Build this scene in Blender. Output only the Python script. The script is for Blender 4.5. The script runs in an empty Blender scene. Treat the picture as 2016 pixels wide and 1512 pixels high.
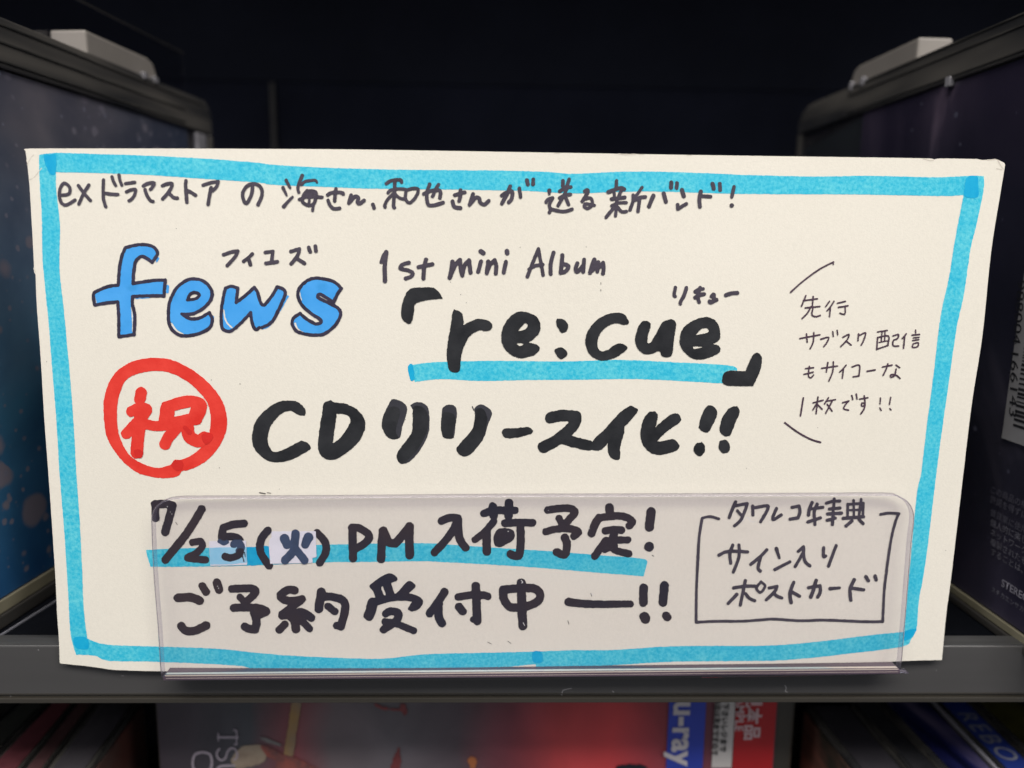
import bpy, math, random
import numpy as np
from mathutils import Matrix, Vector
sc = bpy.context.scene
R = math.radians

# ------------------------------------------------------------------ camera
CAM = np.array([-.00399, -.15631, .08701])
PIT, YAW, ROL, FPX = .14924, .02109, .01293, 1456.0
_cp, _sp, _cy, _sy = math.cos(PIT), math.sin(PIT), math.cos(YAW), math.sin(YAW)
FW = np.array([_sy*_cp, _cy*_cp, -_sp])
_r = np.array([_cy, -_sy, 0.0]); _u = np.cross(_r, FW)
RT = math.cos(ROL)*_r + math.sin(ROL)*_u
UP = -math.sin(ROL)*_r + math.cos(ROL)*_u
cam_d = bpy.data.cameras.new("camera"); cam = bpy.data.objects.new("camera", cam_d)
sc.collection.objects.link(cam); sc.camera = cam
cam.matrix_world = Matrix(((RT[0], UP[0], -FW[0], CAM[0]), (RT[1], UP[1], -FW[1], CAM[1]),
                           (RT[2], UP[2], -FW[2], CAM[2]), (0, 0, 0, 1)))
cam_d.sensor_width = 36; cam_d.lens = 36*FPX/2016
cam_d.clip_start = .005; cam_d.clip_end = 20
cam_d.dof.use_dof = True; cam_d.dof.focus_distance = .1585; cam_d.dof.aperture_fstop = 8.5

# ------------------------------------------------------------------ light
w = bpy.data.worlds.new("World"); sc.world = w; w.use_nodes = True
bg = w.node_tree.nodes["Background"]; bg.inputs[0].default_value = (.90, .93, 1, 1); bg.inputs[1].default_value = .16
def area(name, loc, target, size, power, col):
    l = bpy.data.lights.new(name, 'AREA'); l.shape = 'RECTANGLE'; l.size, l.size_y = size; l.energy = power; l.color = col
    o = bpy.data.objects.new(name, l); sc.collection.objects.link(o); o.location = loc
    o.rotation_euler = (Vector(target)-Vector(loc)).to_track_quat('-Z', 'Y').to_euler()
    return o
area("ceiling_and_fill_lamp", (.05, -.75, 1.0), (0, 0, .06), (1.5, .35), 22.2, (1, .962, .910))
area("ceiling_and_fill_lamp", (-1.5, -1.3, 1.1), (0, .05, .06), (.4, 1.2), 7.5, (.97, .97, 1))  # added fill from the left, lights the inward face of the right case
area("ceiling_and_fill_lamp", (1.5, -1.3, 1.1), (0, .05, .06), (.4, 1.2), 7.5, (.97, .97, 1))  # added fill from the right, lights the inward face of the left case
vs = sc.view_settings; vs.view_transform = 'Standard'; vs.look = 'None'; vs.exposure = 0; vs.gamma = 1
vs.use_curve_mapping = False
sc.render.resolution_x, sc.render.resolution_y = 1024, 768
sc.cycles.transparent_max_bounces = 24; sc.cycles.max_bounces = 8

# ------------------------------------------------------------------ survey helpers
def rays(px):
    px = np.asarray(px, float).reshape(-1, 2)
    return FW + np.outer((px[:, 0]-1008)/FPX, RT) - np.outer((px[:, 1]-756)/FPX, UP)
def hit(px, p, n):
    d = rays(px); n = np.asarray(n, float)
    t = ((np.asarray(p, float)-CAM) @ n)/(d @ n)
    return CAM + d*t[:, None]
def bow(x, z):                    # the card bows very slightly towards the shopper
    return .0011*(x/.1)**2 - .0003*np.sin(z/.11*3.1) + .00015*np.sin(x*55+z*30)
def on_card(px, off):
    d = rays(px); y = np.zeros(len(d))
    for _ in range(5):
        t = (y-off-CAM[1])/d[:, 1]; q = CAM + d*t[:, None]
        y = bow(q[:, 0], q[:, 2])
    q[:, 1] = y-off
    return q

# ------------------------------------------------------------------ materials
def srgb(r, g, b):
    f = lambda c: (c/255/12.92) if c/255 <= .04045 else ((c/255+.055)/1.055)**2.4
    return (f(r), f(g), f(b), 1)
def mat(name, col, rough=.6, spec=.5, metal=0, noise=0, nscale=300, col2=None, bump=0, bscale=2000, ramp=(.35, .65), detail=4, stretch=None, coat=0):
    m = bpy.data.materials.new(name); m.use_nodes = True; nt = m.node_tree; b = nt.nodes["Principled BSDF"]
    b.inputs["Roughness"].default_value = rough; b.inputs["Specular IOR Level"].default_value = spec
    b.inputs["Metallic"].default_value = metal; b.inputs["Base Color"].default_value = col
    b.inputs["Coat Weight"].default_value = coat; b.inputs["Coat Roughness"].default_value = .12
    tc = nt.nodes.new("ShaderNodeTexCoord"); mp = nt.nodes.new("ShaderNodeMapping")
    nt.links.new(tc.outputs["Object"], mp.inputs[0])
    if stretch: mp.inputs["Scale"].default_value = stretch
    if noise or col2:
        n = nt.nodes.new("ShaderNodeTexNoise"); n.inputs["Scale"].default_value = nscale; n.inputs["Detail"].default_value = detail
        n.inputs["Roughness"].default_value = .62
        nt.links.new(mp.outputs[0], n.inputs["Vector"])
        r = nt.nodes.new("ShaderNodeValToRGB"); r.color_ramp.elements[0].position, r.color_ramp.elements[1].position = ramp
        c2 = col2 or tuple(min(1, c*(1+noise)) for c in col[:3])+(1,)
        c1 = col if col2 else tuple(c*(1-noise) for c in col[:3])+(1,)
        r.color_ramp.elements[0].color = c1; r.color_ramp.elements[1].color = c2
        nt.links.new(n.outputs[0], r.inputs[0]); nt.links.new(r.outputs[0], b.inputs["Base Color"])
    if bump:
        n2 = nt.nodes.new("ShaderNodeTexNoise"); n2.inputs["Scale"].default_value = bscale; n2.inputs["Detail"].default_value = 5
        nt.links.new(mp.outputs[0], n2.inputs["Vector"])
        bp = nt.nodes.new("ShaderNodeBump"); bp.inputs["Strength"].default_value = bump; bp.inputs["Distance"].default_value = .0001
        nt.links.new(n2.outputs[0], bp.inputs["Height"]); nt.links.new(bp.outputs[0], b.inputs["Normal"])
    return m
def multiply_noise(m, scale, lo, hi, stretch=(1, 1, 1), ramp=(.3, .7)):
    nt = m.node_tree; b = nt.nodes["Principled BSDF"]; inp = b.inputs["Base Color"]
    tc = nt.nodes.new("ShaderNodeTexCoord"); mp = nt.nodes.new("ShaderNodeMapping"); mp.inputs["Scale"].default_value = stretch
    n = nt.nodes.new("ShaderNodeTexNoise"); n.inputs["Scale"].default_value = scale; n.inputs["Detail"].default_value = 3
    r = nt.nodes.new("ShaderNodeValToRGB"); mx = nt.nodes.new("ShaderNodeMix"); mx.data_type = 'RGBA'; mx.blend_type = 'MULTIPLY'
    mx.inputs[0].default_value = 1
    r.color_ramp.elements[0].position, r.color_ramp.elements[1].position = ramp
    r.color_ramp.elements[0].color = lo; r.color_ramp.elements[1].color = hi
    nt.links.new(tc.outputs["Object"], mp.inputs[0]); nt.links.new(mp.outputs[0], n.inputs["Vector"]); nt.links.new(n.outputs[0], r.inputs[0])
    if inp.is_linked: nt.links.new(inp.links[0].from_socket, mx.inputs[6])
    else: mx.inputs[6].default_value = inp.default_value
    nt.links.new(r.outputs[0], mx.inputs[7]); nt.links.new(mx.outputs[2], inp)
    return m
def clear(name, tint, rough=.03, ior=1.45, body=None, bodymix=0, boost=1.0):
    """clear plastic sheet: transparent with a Fresnel gloss"""
    m = bpy.data.materials.new(name); m.use_nodes = True; nt = m.node_tree; nt.nodes.clear()
    out = nt.nodes.new("ShaderNodeOutputMaterial"); t = nt.nodes.new("ShaderNodeBsdfTransparent"); g = nt.nodes.new("ShaderNodeBsdfGlossy")
    t.inputs[0].default_value = tint; g.inputs["Roughness"].default_value = rough
    fr = nt.nodes.new("ShaderNodeFresnel"); ge = nt.nodes.new("ShaderNodeNewGeometry"); mr = nt.nodes.new("ShaderNodeMapRange")
    mr.inputs[3].default_value = ior; mr.inputs[4].default_value = 1/ior       # same reflectance on both faces of the thin sheet
    nt.links.new(ge.outputs["Backfacing"], mr.inputs[0]); nt.links.new(mr.outputs[0], fr.inputs[0])
    mx = nt.nodes.new("ShaderNodeMixShader"); nt.links.new(fr.outputs[0], mx.inputs[0])
    src = t
    if body:
        d = nt.nodes.new("ShaderNodeBsdfDiffuse"); d.inputs[0].default_value = body
        m2 = nt.nodes.new("ShaderNodeMixShader"); m2.inputs[0].default_value = bodymix
        nt.links.new(t.outputs[0], m2.inputs[1]); nt.links.new(d.outputs[0], m2.inputs[2]); src = m2
    nt.links.new(src.outputs[0], mx.inputs[1]); nt.links.new(g.outputs[0], mx.inputs[2]); nt.links.new(mx.outputs[0], out.inputs[0])
    return m

M = {}
M['paper'] = multiply_noise(mat("card_paper", (.80, .755, .670, 1), .85, .25, noise=.02, nscale=1500, bump=.35, bscale=3200), 14, (.965, .965, .95, 1), (1, 1, 1, 1))
multiply_noise(M['paper'], 3600, (.955, .955, .95, 1), (1, 1, 1, 1), ramp=(.25, .5))
M['cut'] = mat("card_cut_edge", (.88, .85, .80, 1), .8, .2)
M['cyan'] = multiply_noise(mat("cyan_marker", (.018, .46, .66, 1), .6, .25, col2=(.130, .63, .75, 1), nscale=1500, ramp=(.34, .66), detail=5, bump=.3, bscale=3000), 130, (.62, .93, .99, 1), (1.1, 1.02, 1, 1), ramp=(.32, .62))
M['cyan2'] = mat("cyan_marker_double", (.001, .36, .66, 1), .6, .25, col2=(.01, .42, .69, 1), nscale=500, bump=.3)
M['black'] = mat("black_marker", (.0140, .0150, .018, 1), .45, .35, col2=(.030, .031, .035, 1), nscale=150, bump=.4, bscale=2600)
M['grey'] = mat("grey_marker", (.040, .040, .050, 1), .5, .35, noise=.15, nscale=200, bump=.4)
M['pen'] = mat("dark_felt_pen", (.062, .052, .072, 1), .45, .4, noise=.18, nscale=420, bump=.4)
M['thin'] = mat("thin_purple_pen", (.070, .040, .062, 1), .5, .4, noise=.25, nscale=500)
M['red'] = mat("red_marker", (.70, .030, .020, 1), .55, .3, col2=(.80, .055, .038, 1), nscale=160, bump=.4)
M['reddark'] = mat("red_marker_double", (.63, .024, .019, 1), .55, .3, noise=.08, nscale=200, bump=.4)
M['blue'] = mat("blue_paint_pen", (.050, .335, .80, 1), .45, .35, col2=(.075, .385, .86, 1), nscale=120, bump=.3)
multiply_noise(M['blue'], 260, (.80, .90, .90, 1), (1, 1, 1, 1), ramp=(.30, .42))
M['outline'] = mat("navy_outline_pen", (.036, .030, .058, 1), .45, .4, noise=.25, nscale=300)
M['bigpen'] = mat("broad_black_pen", (.018, .018, .034, 1), .45, .4, col2=(.042, .028, .033, 1), nscale=38, bump=.4)
M['patch'] = mat("white_film", (.80, .79, .86, 1), .35, .4, noise=.03, nscale=200)
M['patchblue'] = mat("pale_blue_film", (.27, .60, .82, 1), .35, .4, col2=(.40, .68, .86, 1), nscale=160)
M['navy'] = mat("navy_ink_under_film", (.048, .072, .135, 1), .35, .4, noise=.25, nscale=150)
M['speck'] = mat("speck", (.10, .09, .08, 1), .8)
M['crease'] = mat("crease", (.62, .57, .49, 1), .9)

# ------------------------------------------------------------------ object helpers
def link(o): sc.collection.objects.link(o); return o
def tag(o, label=None, cat=None, group=None, kind=None):
    for k, v in (("label", label), ("category", cat), ("group", group), ("kind", kind)):
        if v: o[k] = v
    return o
def empty(name, mw=None):
    o = link(bpy.data.objects.new(name, None)); o.empty_display_size = .01
    if mw is not None: o.matrix_world = mw
    return o
def mesh_obj(name, verts, faces, m, parent=None, smooth=False):
    me = bpy.data.meshes.new(name); me.from_pydata([tuple(map(float, v)) for v in verts], [], faces); me.update()
    if smooth: me.shade_smooth()
    me.materials.append(m); o = link(bpy.data.objects.new(name, me))
    if parent: o.parent = parent
    return o
def box(name, lo, hi, m, parent=None, bevel=0, seg=2):
    x0, y0, z0 = lo; x1, y1, z1 = hi
    v = [(x0, y0, z0), (x1, y0, z0), (x1, y1, z0), (x0, y1, z0), (x0, y0, z1), (x1, y0, z1), (x1, y1, z1), (x0, y1, z1)]
    f = [(0, 3, 2, 1), (4, 5, 6, 7), (0, 1, 5, 4), (1, 2, 6, 5), (2, 3, 7, 6), (3, 0, 4, 7)]
    o = mesh_obj(name, v, f, m, parent)
    if bevel: bev(o, bevel, seg)
    return o
def bev(o, wdt, seg=2):
    b = o.modifiers.new("bevel", 'BEVEL'); b.width = wdt; b.segments = seg; b.limit_method = 'ANGLE'; b.angle_limit = R(30)
def prism(name, poly, y0, y1, m, parent=None, bevel=0):
    """poly in local (x, z), extruded from y0 to y1"""
    n = len(poly); v = [(x, y0, z) for x, z in poly]+[(x, y1, z) for x, z in poly]
    area2 = sum(poly[i][0]*poly[(i+1) % n][1]-poly[(i+1) % n][0]*poly[i][1] for i in range(n))
    a = list(range(n)); b = list(range(n, 2*n))
    f = [tuple(a), tuple(reversed(b))]+[(i, n+i, n+(i+1) % n, (i+1) % n) for i in range(n)]
    if area2 < 0: f = [tuple(reversed(q)) for q in f]
    o = mesh_obj(name, v, f, m, parent)
    if bevel: bev(o, bevel)
    return o

# ------------------------------------------------------------------ ink: strokes -> distance field -> outline mesh
def catmull(P, closed, sub=5):
    P = [np.array(p, float) for p in P]; n = len(P)
    if n < 3: return np.array(P)
    out = []
    rng = range(n) if closed else range(n-1)
    for i in rng:
        if closed: p0, p1, p2, p3 = P[i-1], P[i], P[(i+1) % n], P[(i+2) % n]
        else: p0, p1, p2, p3 = P[max(i-1, 0)], P[i], P[i+1], P[min(i+2, n-1)]
        for k in range(sub):
            t = k/sub
            out.append(.5*((2*p1)+(-p0+p2)*t+(2*p0-5*p1+4*p2-p3)*t*t+(-p0+3*p1-3*p2+p3)*t**3))
    if not closed: out.append(P[-1])
    return np.array(out)
def smooth_path(pts, corners, closed):
    if not any(corners): return catmull(pts, closed)
    n = len(pts)
    if closed:
        s = corners.index(True); pts = pts[s:]+pts[:s]+[pts[s]]; corners = corners[s:]+corners[:s]+[True]
    out = []; cur = [pts[0]]
    for p, c in zip(pts[1:], corners[1:]):
        cur.append(p)
        if c: out += list(catmull(cur, False)[:-1]); cur = [p]
    if len(cur) > 1: out += list(catmull(cur, False)[:-1])
    out.append(pts[-1])
    return np.array(out)
def parse(text):
    ox = oy = 0; s = 1.0; items = []
    for ln in text.replace(';', '\n').split('\n'):
        ln = ln.strip()
        if not ln: continue
        a = ln.split()
        if a[0] == '@': ox, oy, s = float(a[1]), float(a[2]), float(a[3]); continue
        pts, cor = [], []
        for tkn in a[1:]:
            c = tkn.endswith('*'); x, y = tkn.rstrip('*').split(',')
            pts.append((ox+float(x)/s, oy+float(y)/s)); cor.append(c)
        k = a[0]
        if k[0] in 'PHQ': items.append((k[0], smooth_path(pts, cor, True) if k[0] != 'Q' else np.array(pts), None))
        else:
            op = 'S'
            if k[0] == 'C': op = 'C'; k = k[1:]
            lin = k[0] == 'L'
            if lin: k = k[1:]
            wv = [float(q)/s for q in k.split('>')]
            path = np.array(pts) if lin else smooth_path(pts, cor, False)
            if len(path) == 1: path = np.vstack([path, path+[.01, 0]])
            items.append((op, path, np.linspace(wv[0], wv[-1], len(path))/2))
    return items
rs = np.random.RandomState(5)
def vnoise(X, Y, cell):
    tab = vnoise.t
    gx, gy = X/cell, Y/cell; ix, iy = np.floor(gx).astype(int), np.floor(gy).astype(int)
    fx, fy = gx-ix, gy-iy; fx = fx*fx*(3-2*fx); fy = fy*fy*(3-2*fy)
    g = lambda a, b: tab[a % 256, b % 256]
    return (g(ix, iy)*(1-fx)+g(ix+1, iy)*fx)*(1-fy)+(g(ix, iy+1)*(1-fx)+g(ix+1, iy+1)*fx)*fy
vnoise.t = rs.rand(256, 256)*2-1
def segdist(X, Y, a, b, ra, rb):
    d = b-a; L = d@d+1e-12
    t = np.clip(((X-a[0])*d[0]+(Y-a[1])*d[1])/L, 0, 1)
    return np.hypot(X-a[0]-t*d[0], Y-a[1]-t*d[1])-(ra+(rb-ra)*t)
def field(items, step, rough):
    allp = np.vstack([it[1] for it in items if it[0] in 'SPQ'])
    mw = max([it[2].max() for it in items if it[0] == 'S'] or [0])+4
    x0, y0 = allp.min(0)-mw; x1, y1 = allp.max(0)+mw
    xs = np.arange(x0, x1+step, step); ys = np.arange(y0, y1+step, step)
    X, Y = np.meshgrid(xs, ys, indexing='ij'); F = np.full(X.shape, 9.0)
    for op, path, rad in items:
        if op in 'SC':
            D = F if op == 'S' else np.full(X.shape, 9.0)
            for i in range(len(path)-1):
                a, b = path[i], path[i+1]; m = max(rad[i], rad[i+1])+3
                i0 = max(int((min(a[0], b[0])-m-x0)/step), 0); i1 = int((max(a[0], b[0])+m-x0)/step)+2
                j0 = max(int((min(a[1], b[1])-m-y0)/step), 0); j1 = int((max(a[1], b[1])+m-y0)/step)+2
                sl = (slice(i0, max(i1, i0)), slice(j0, max(j1, j0)))
                if D[sl].size: D[sl] = np.minimum(D[sl], segdist(X[sl], Y[sl], a, b, rad[i], rad[i+1]))
            if op == 'C': F = np.maximum(F, -D)
        else:
            D = np.full(X.shape, 9.0); inside = np.zeros(X.shape, bool); n = len(path)
            for i in range(n):
                a, b = path[i], path[(i+1) % n]
                i0 = max(int((min(a[0], b[0])-3-x0)/step), 0); i1 = max(int((max(a[0], b[0])+3-x0)/step)+2, 0)
                j0 = max(int((min(a[1], b[1])-3-y0)/step), 0); j1 = max(int((max(a[1], b[1])+3-y0)/step)+2, 0)
                sl = (slice(i0, i1), slice(j0, j1))
                if D[sl].size: D[sl] = np.minimum(D[sl], segdist(X[sl], Y[sl], a, b, 0, 0))
                if a[1] != b[1]:
                    lo, hi = min(a[1], b[1]), max(a[1], b[1])
                    q0 = max(int(np.ceil((lo-y0)/step)), 0); q1 = int(np.ceil((hi-y0)/step))
                    if q1 > q0:
                        yy = ys[q0:q1]; xc = a[0]+(yy-a[1])*(b[0]-a[0])/(b[1]-a[1])
                        inside[:, q0:q1] ^= xs[:, None] < xc[None, :]
            D = np.where(inside, -D, D)
            F = np.maximum(F, -D) if op == 'H' else np.minimum(F, D)
    if rough: F = F+rough*(vnoise(X, Y, 2.3)*.7+vnoise(X+77, Y, 5.1))
    return xs, ys, F
CASES = {1: [['a', 'ab', 'ad']], 2: [['b', 'bc', 'ab']], 4: [['c', 'cd', 'bc']], 8: [['d', 'ad', 'cd']],
         3: [['a', 'b', 'bc', 'ad']], 6: [['b', 'c', 'cd', 'ab']], 12: [['c', 'd', 'ad', 'bc']], 9: [['d', 'a', 'ab', 'cd']],
         7: [['a', 'b', 'c', 'cd', 'ad']], 14: [['b', 'c', 'd', 'ad', 'ab']], 13: [['c', 'd', 'a', 'ab', 'bc']], 11: [['d', 'a', 'b', 'bc', 'cd']],
         5: [['a', 'ab', 'ad'], ['c', 'cd', 'bc']], 10: [['b', 'bc', 'ab'], ['d', 'ad', 'cd']]}
def march(xs, ys, F, run):
    """faces of the region F<0; returns verts (px), faces, contour segments"""
    S = F < 0; a, b, c, d = S[:-1, :-1], S[1:, :-1], S[1:, 1:], S[:-1, 1:]
    code = a*1+b*2+c*4+d*8
    verts = []; idx = {}; faces = []; segs = []
    def V(key, x, y):
        k = idx.get(key)
        if k is None: k = idx[key] = len(verts); verts.append((x, y))
        return k
    I, J = np.nonzero((code > 0) & (code < 15))
    for i, j in zip(I.tolist(), J.tolist()):
        cs = int(code[i, j])
        P4 = {'a': (i, j), 'b': (i+1, j), 'c': (i+1, j+1), 'd': (i, j+1)}
        for poly in CASES[cs]:
            ids = []
            for k in poly:
                if len(k) == 1: p = P4[k]; ids.append((V(p, xs[p[0]], ys[p[1]]), 0))
                else:
                    p, q = P4[k[0]], P4[k[1]]
                    if p > q: p, q = q, p
                    fa, fb = F[p], F[q]; t = fa/(fa-fb)
                    ids.append((V((p, q), xs[p[0]]+(xs[q[0]]-xs[p[0]])*t, ys[p[1]]+(ys[q[1]]-ys[p[1]])*t), 1))
            faces.append([q[0] for q in ids])
            for k in range(len(ids)):
                if ids[k][1] and ids[(k+1) % len(ids)][1]: segs.append((ids[k][0], ids[(k+1) % len(ids)][0]))
    full = code == 15
    for j in range(full.shape[1]):
        col = full[:, j]
        if not col.any(): continue
        e = np.flatnonzero(np.diff(np.concatenate([[0], col.astype(int), [0]])))
        for s, t in zip(e[::2].tolist(), e[1::2].tolist()):
            k = s
            while k < t:
                k2 = min(k+run, t)
                faces.append([V((k, j), xs[k], ys[j]), V((k2, j), xs[k2], ys[j]), V((k2, j+1), xs[k2], ys[j+1]), V((k, j+1), xs[k], ys[j+1])])
                k = k2
    return np.array(verts), faces, segs
def ink(name, text, m, parent, layer, label=None, step=1.0, rough=.28, project=None, run=12):
    xs, ys, F = field(parse(text), step, rough)
    v, f, _ = march(xs, ys, F, run)
    pts = on_card(v, layer*.00003) if project is None else project(v, layer)
    o = mesh_obj(name, pts, [tuple(reversed(q)) for q in f], m, parent)   # faces look at the shopper
    if parent is rail: o.matrix_parent_inverse = parent.matrix_world.inverted()
    if label: o['label'] = label
    return o

# ------------------------------------------------------------------ shelf
TILT = R(1.8)
def floor_z(y): return math.tan(TILT)*y
M['shelf'] = mat("black_shelf", (.0030, .0036, .0055, 1), .9, .05, noise=.3, nscale=30)
M['back'] = mat("navy_black_panel", (.0180, .0200, .0340, 1), .8, .10, noise=.25, nscale=9)
M['rail'] = mat("dark_plastic_rail", (.060, .058, .058, 1), .30, .5, noise=.12, nscale=40, bump=.12, bscale=400, stretch=(.08, 1, 1))
M['edge'] = mat("rail_lip", (.035, .031, .025, 1), .35, .5, noise=.2, nscale=60, stretch=(.05, 1, 1))
def slab(name, x0, x1, y0, y1, z0, z1, m, parent=None, bevel=0):
    return box(name, (x0, y0, z0), (x1, y1, z1), m, parent, bevel)
sf = mesh_obj("shelf_floor", [(-.5, .008, floor_z(.008)), (.5, .008, floor_z(.008)), (.5, .262, floor_z(.262)), (-.5, .262, floor_z(.262)),
                              (-.5, .008, floor_z(.008)-.006), (.5, .008, floor_z(.008)-.006), (.5, .262, floor_z(.262)-.006), (-.5, .262, floor_z(.262)-.006)],
              [(0, 1, 2, 3), (7, 6, 5, 4), (4, 5, 1, 0), (6, 7, 3, 2), (5, 6, 2, 1), (7, 4, 0, 3)], M['shelf']); tag(sf, kind='structure')
sb = slab("shelf_back", -.5, .5, .262, .268, -.20, .30, M['back']); tag(sb, kind='structure')
p = hit([(535, 160)], (0, .2600, 0), (0, 1, 0))[0]
pb = hit([(538, 300)], (0, .2600, 0), (0, 1, 0))[0]
up_ = slab("panel", -.48, .48, .2607, .2616, p[2], .292, mat("panel", (.0185, .0205, .0320, 1), .8, .10, noise=.2, nscale=9), sb, .0008)
st = slab("panel_strip", p[0]-.0012, p[0]+.0012, .2598, .2616, floor_z(.26), p[2]-.0005, mat("strip", (.06, .055, .052, 1), .5, .4, noise=.2, nscale=40), sb, .0003)
su = slab("shelf_above", -.5, .5, .035, .268, .300, .306, M['shelf']); tag(su, kind='structure')
sl = slab("lower_shelf", -.5, .5, .010, .262, -.200, -.194, M['shelf']); tag(sl, kind='structure')

zt = float(hit([(1008, 1271)], (0, .003, 0), (0, 1, 0))[0][2]); zb = float(hit([(1008, 1379)], (0, .003, 0), (0, 1, 0))[0][2])
rail = empty("shelf_rail", Matrix.Translation((0, .003, zb))); H = zt-zb
rail.rotation_euler = (0, R(-.12), 0)
bpy.context.view_layer.update()
tag(rail, "long dark grey plastic rail along the shelf front under the handwritten card", "shelf rail")
box("rail_face", (-.48, 0, .0011), (.48, .0046, H), M['rail'], rail, .0005, 3)
prism("rail_lip", [(-.48, -.0002), (.48, -.0002), (.48, .00105), (-.48, .00105)], -.0007, .0050, M['edge'], rail, .0002)
box("rail_groove", (-.48, -.00012, .0016), (.48, .0005, .00185), M['edge'], rail)
box("rail_top_edge", (-.48, .0002, H+.00002), (.48, .0042, H+.00032), mat("rail_top", (.06, .06, .06, 1), .35, .5, noise=.5, nscale=80, stretch=(.1, 1, 1)), rail)
# ------------------------------------------------------------------ the handwritten card
card = empty("handwritten_card")
tag(card, "handwritten white card with cyan marker border and Japanese lettering in clear holder", "sign")
OUT = """P 50,296* 60,292.5 200,292.3 400,292.5 504,293 700,294.3 1000,299 1300,304 1512,307.2 1812,311.5 1822,313.5* 1840,314 1852,312 1925,313* 1935,315 1962,314 1969,317* 1978,322 1977,336 1970,378 1951,498 1934.5,658 1913.5,793 1896,938 1873,1134 1863,1209 1854.5,1299.5* 1777,1301.5 1600,1311 1300,1322 1000,1326 600,1325 315,1321.5 240,1319.5 217,1318 175,1312 117.5,1306* 116,1259 112.5,1209 109,1134 102,1028 95,928 87.5,828 80,703 72.5,603 70,540* 67,536* 66,503 59,378 57,355* 54,325"""
xs_, ys_, F_ = field(parse(OUT), 3.0, .12)
v_, f_, s_ = march(xs_, ys_, F_, 8)
fr = on_card(v_, 0); bk = fr.copy(); bk[:, 1] += .0011
nv = len(v_)
mesh_obj("card_sheet", np.vstack([fr, bk]), [tuple(reversed(q)) for q in f_]+[tuple(k+nv for k in q) for q in f_], M['paper'], card)
sv, sfc = [], []
for a_, b_ in s_:
    k = len(sv); sv += [fr[a_], fr[b_], bk[b_], bk[a_]]; sfc.append((k, k+1, k+2, k+3))
mesh_obj("cut_edge", sv, sfc, M['cut'], card)

INK = []
def add(name, mkey, layer, label, text, **kw): INK.append((name, mkey, layer, label, text, kw))
add("border", 'cyan', 1, "cyan highlighter frame drawn round the card", """
P 77,305* 110,301 200,303.5 280,306 400,312 504,320 540,324.5 639,330 763,333.6 887,335 980,335.6 1079,338.6 1129,342 1228,338 1327,338.6 1480,344.8 1612,347.5 1712,346 1837,349 1912,346 1937,347* 1936,378 1921,448 1911,488 1898,578 1883,648 1866,768 1853,858 1841,953 1826,1078 1818,1134 1809,1184 1806,1224 1803,1242 1794,1258 1777,1273 1680,1286 1587,1296 1512,1301 1333,1302.5 1208,1309.5 1100,1313 1058,1314 1052,1308 1008,1312 929,1315 841,1320 791,1326 679,1326 604,1322 504,1317 462,1310 312,1303 215,1301 187,1291 150,1289* 144,1271 138,1240 135,1184 132,1133 127,1053 117,928 111,828 102,718 95,628 85,528 83,478 82,418 79,378 77,330
H 110,339* 200,341 300,345 400,352 504,359 540,364 639,368 738,371.6 875,373 980,374.8 1040,376 1129,380.8 1200,378.5 1278,377 1377,379.5 1480,382 1700,383 1850,386 1897,384* 1881,468 1868,548 1851,628 1838,738 1826,828 1814,928 1807,960 1800,1022 1792,1110 1784,1196 1778,1244* 1700,1252 1612,1263 1512,1271 1383,1271.5 1308,1273 1208,1279.5 1133,1280 1048,1283 1008,1284 841,1288 766,1296 704,1296.5 579,1291 504,1285 425,1277 312,1273 210,1269 172,1257* 167,1221 164,1184 162,1128 157,1028 150,928 146,853 140,768 132,678 125,603 117,528 118,443 111,378
""", rough=.35)
add("underline", 'cyan', 1, "cyan underline below the large album title", """
@ 780 550 2.7243
P 78,460* 200,445 500,437 900,440 1200,432 1500,445 1700,455 1812,467 1830,490* 1775,493 1780,560* 1600,550 1300,535 1000,538 700,540 450,545 250,535 100,550* 88,510
""", rough=.35)
add("underline", 'cyan', 1, "cyan underline through the arrival date line", """
P 287.5,1083* 355,1079.5 485,1077 650,1072 670,1071.7 820,1069 925,1075 980,1078.7 1080,1085 1163,1091.7 1247,1098 1270,1101 1275,1106* 1267,1134.7* 1230,1131.7 1147,1125 1063,1118 980,1112.5 870,1106.5 820,1105 703,1106.7 650,1107 487,1113.7 355,1116 296,1116* 290,1095
""", rough=.35)
add("double_ink", 'cyan2', 2, "darker cyan where two marker strokes cross", """
P 87,305 98,304 110,306 110,338 104,345 97,340 90,325 87,315
P 1902,352 1912,346 1924,348 1926,360 1925,388 1900,387 1899,370
P 144,1258 158,1253 172,1257 175,1272 170,1278 150,1276
P 1782,1243 1803,1238 1802,1245 1790,1258 1780,1260
P 1049,1284 1066,1283.5 1067,1304 1050,1303
P 486,1080 500,1077 531,1076 531,1098 515,1110 490,1112
P 803,722 812,718 816,745 808,749
""", rough=.5)
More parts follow.
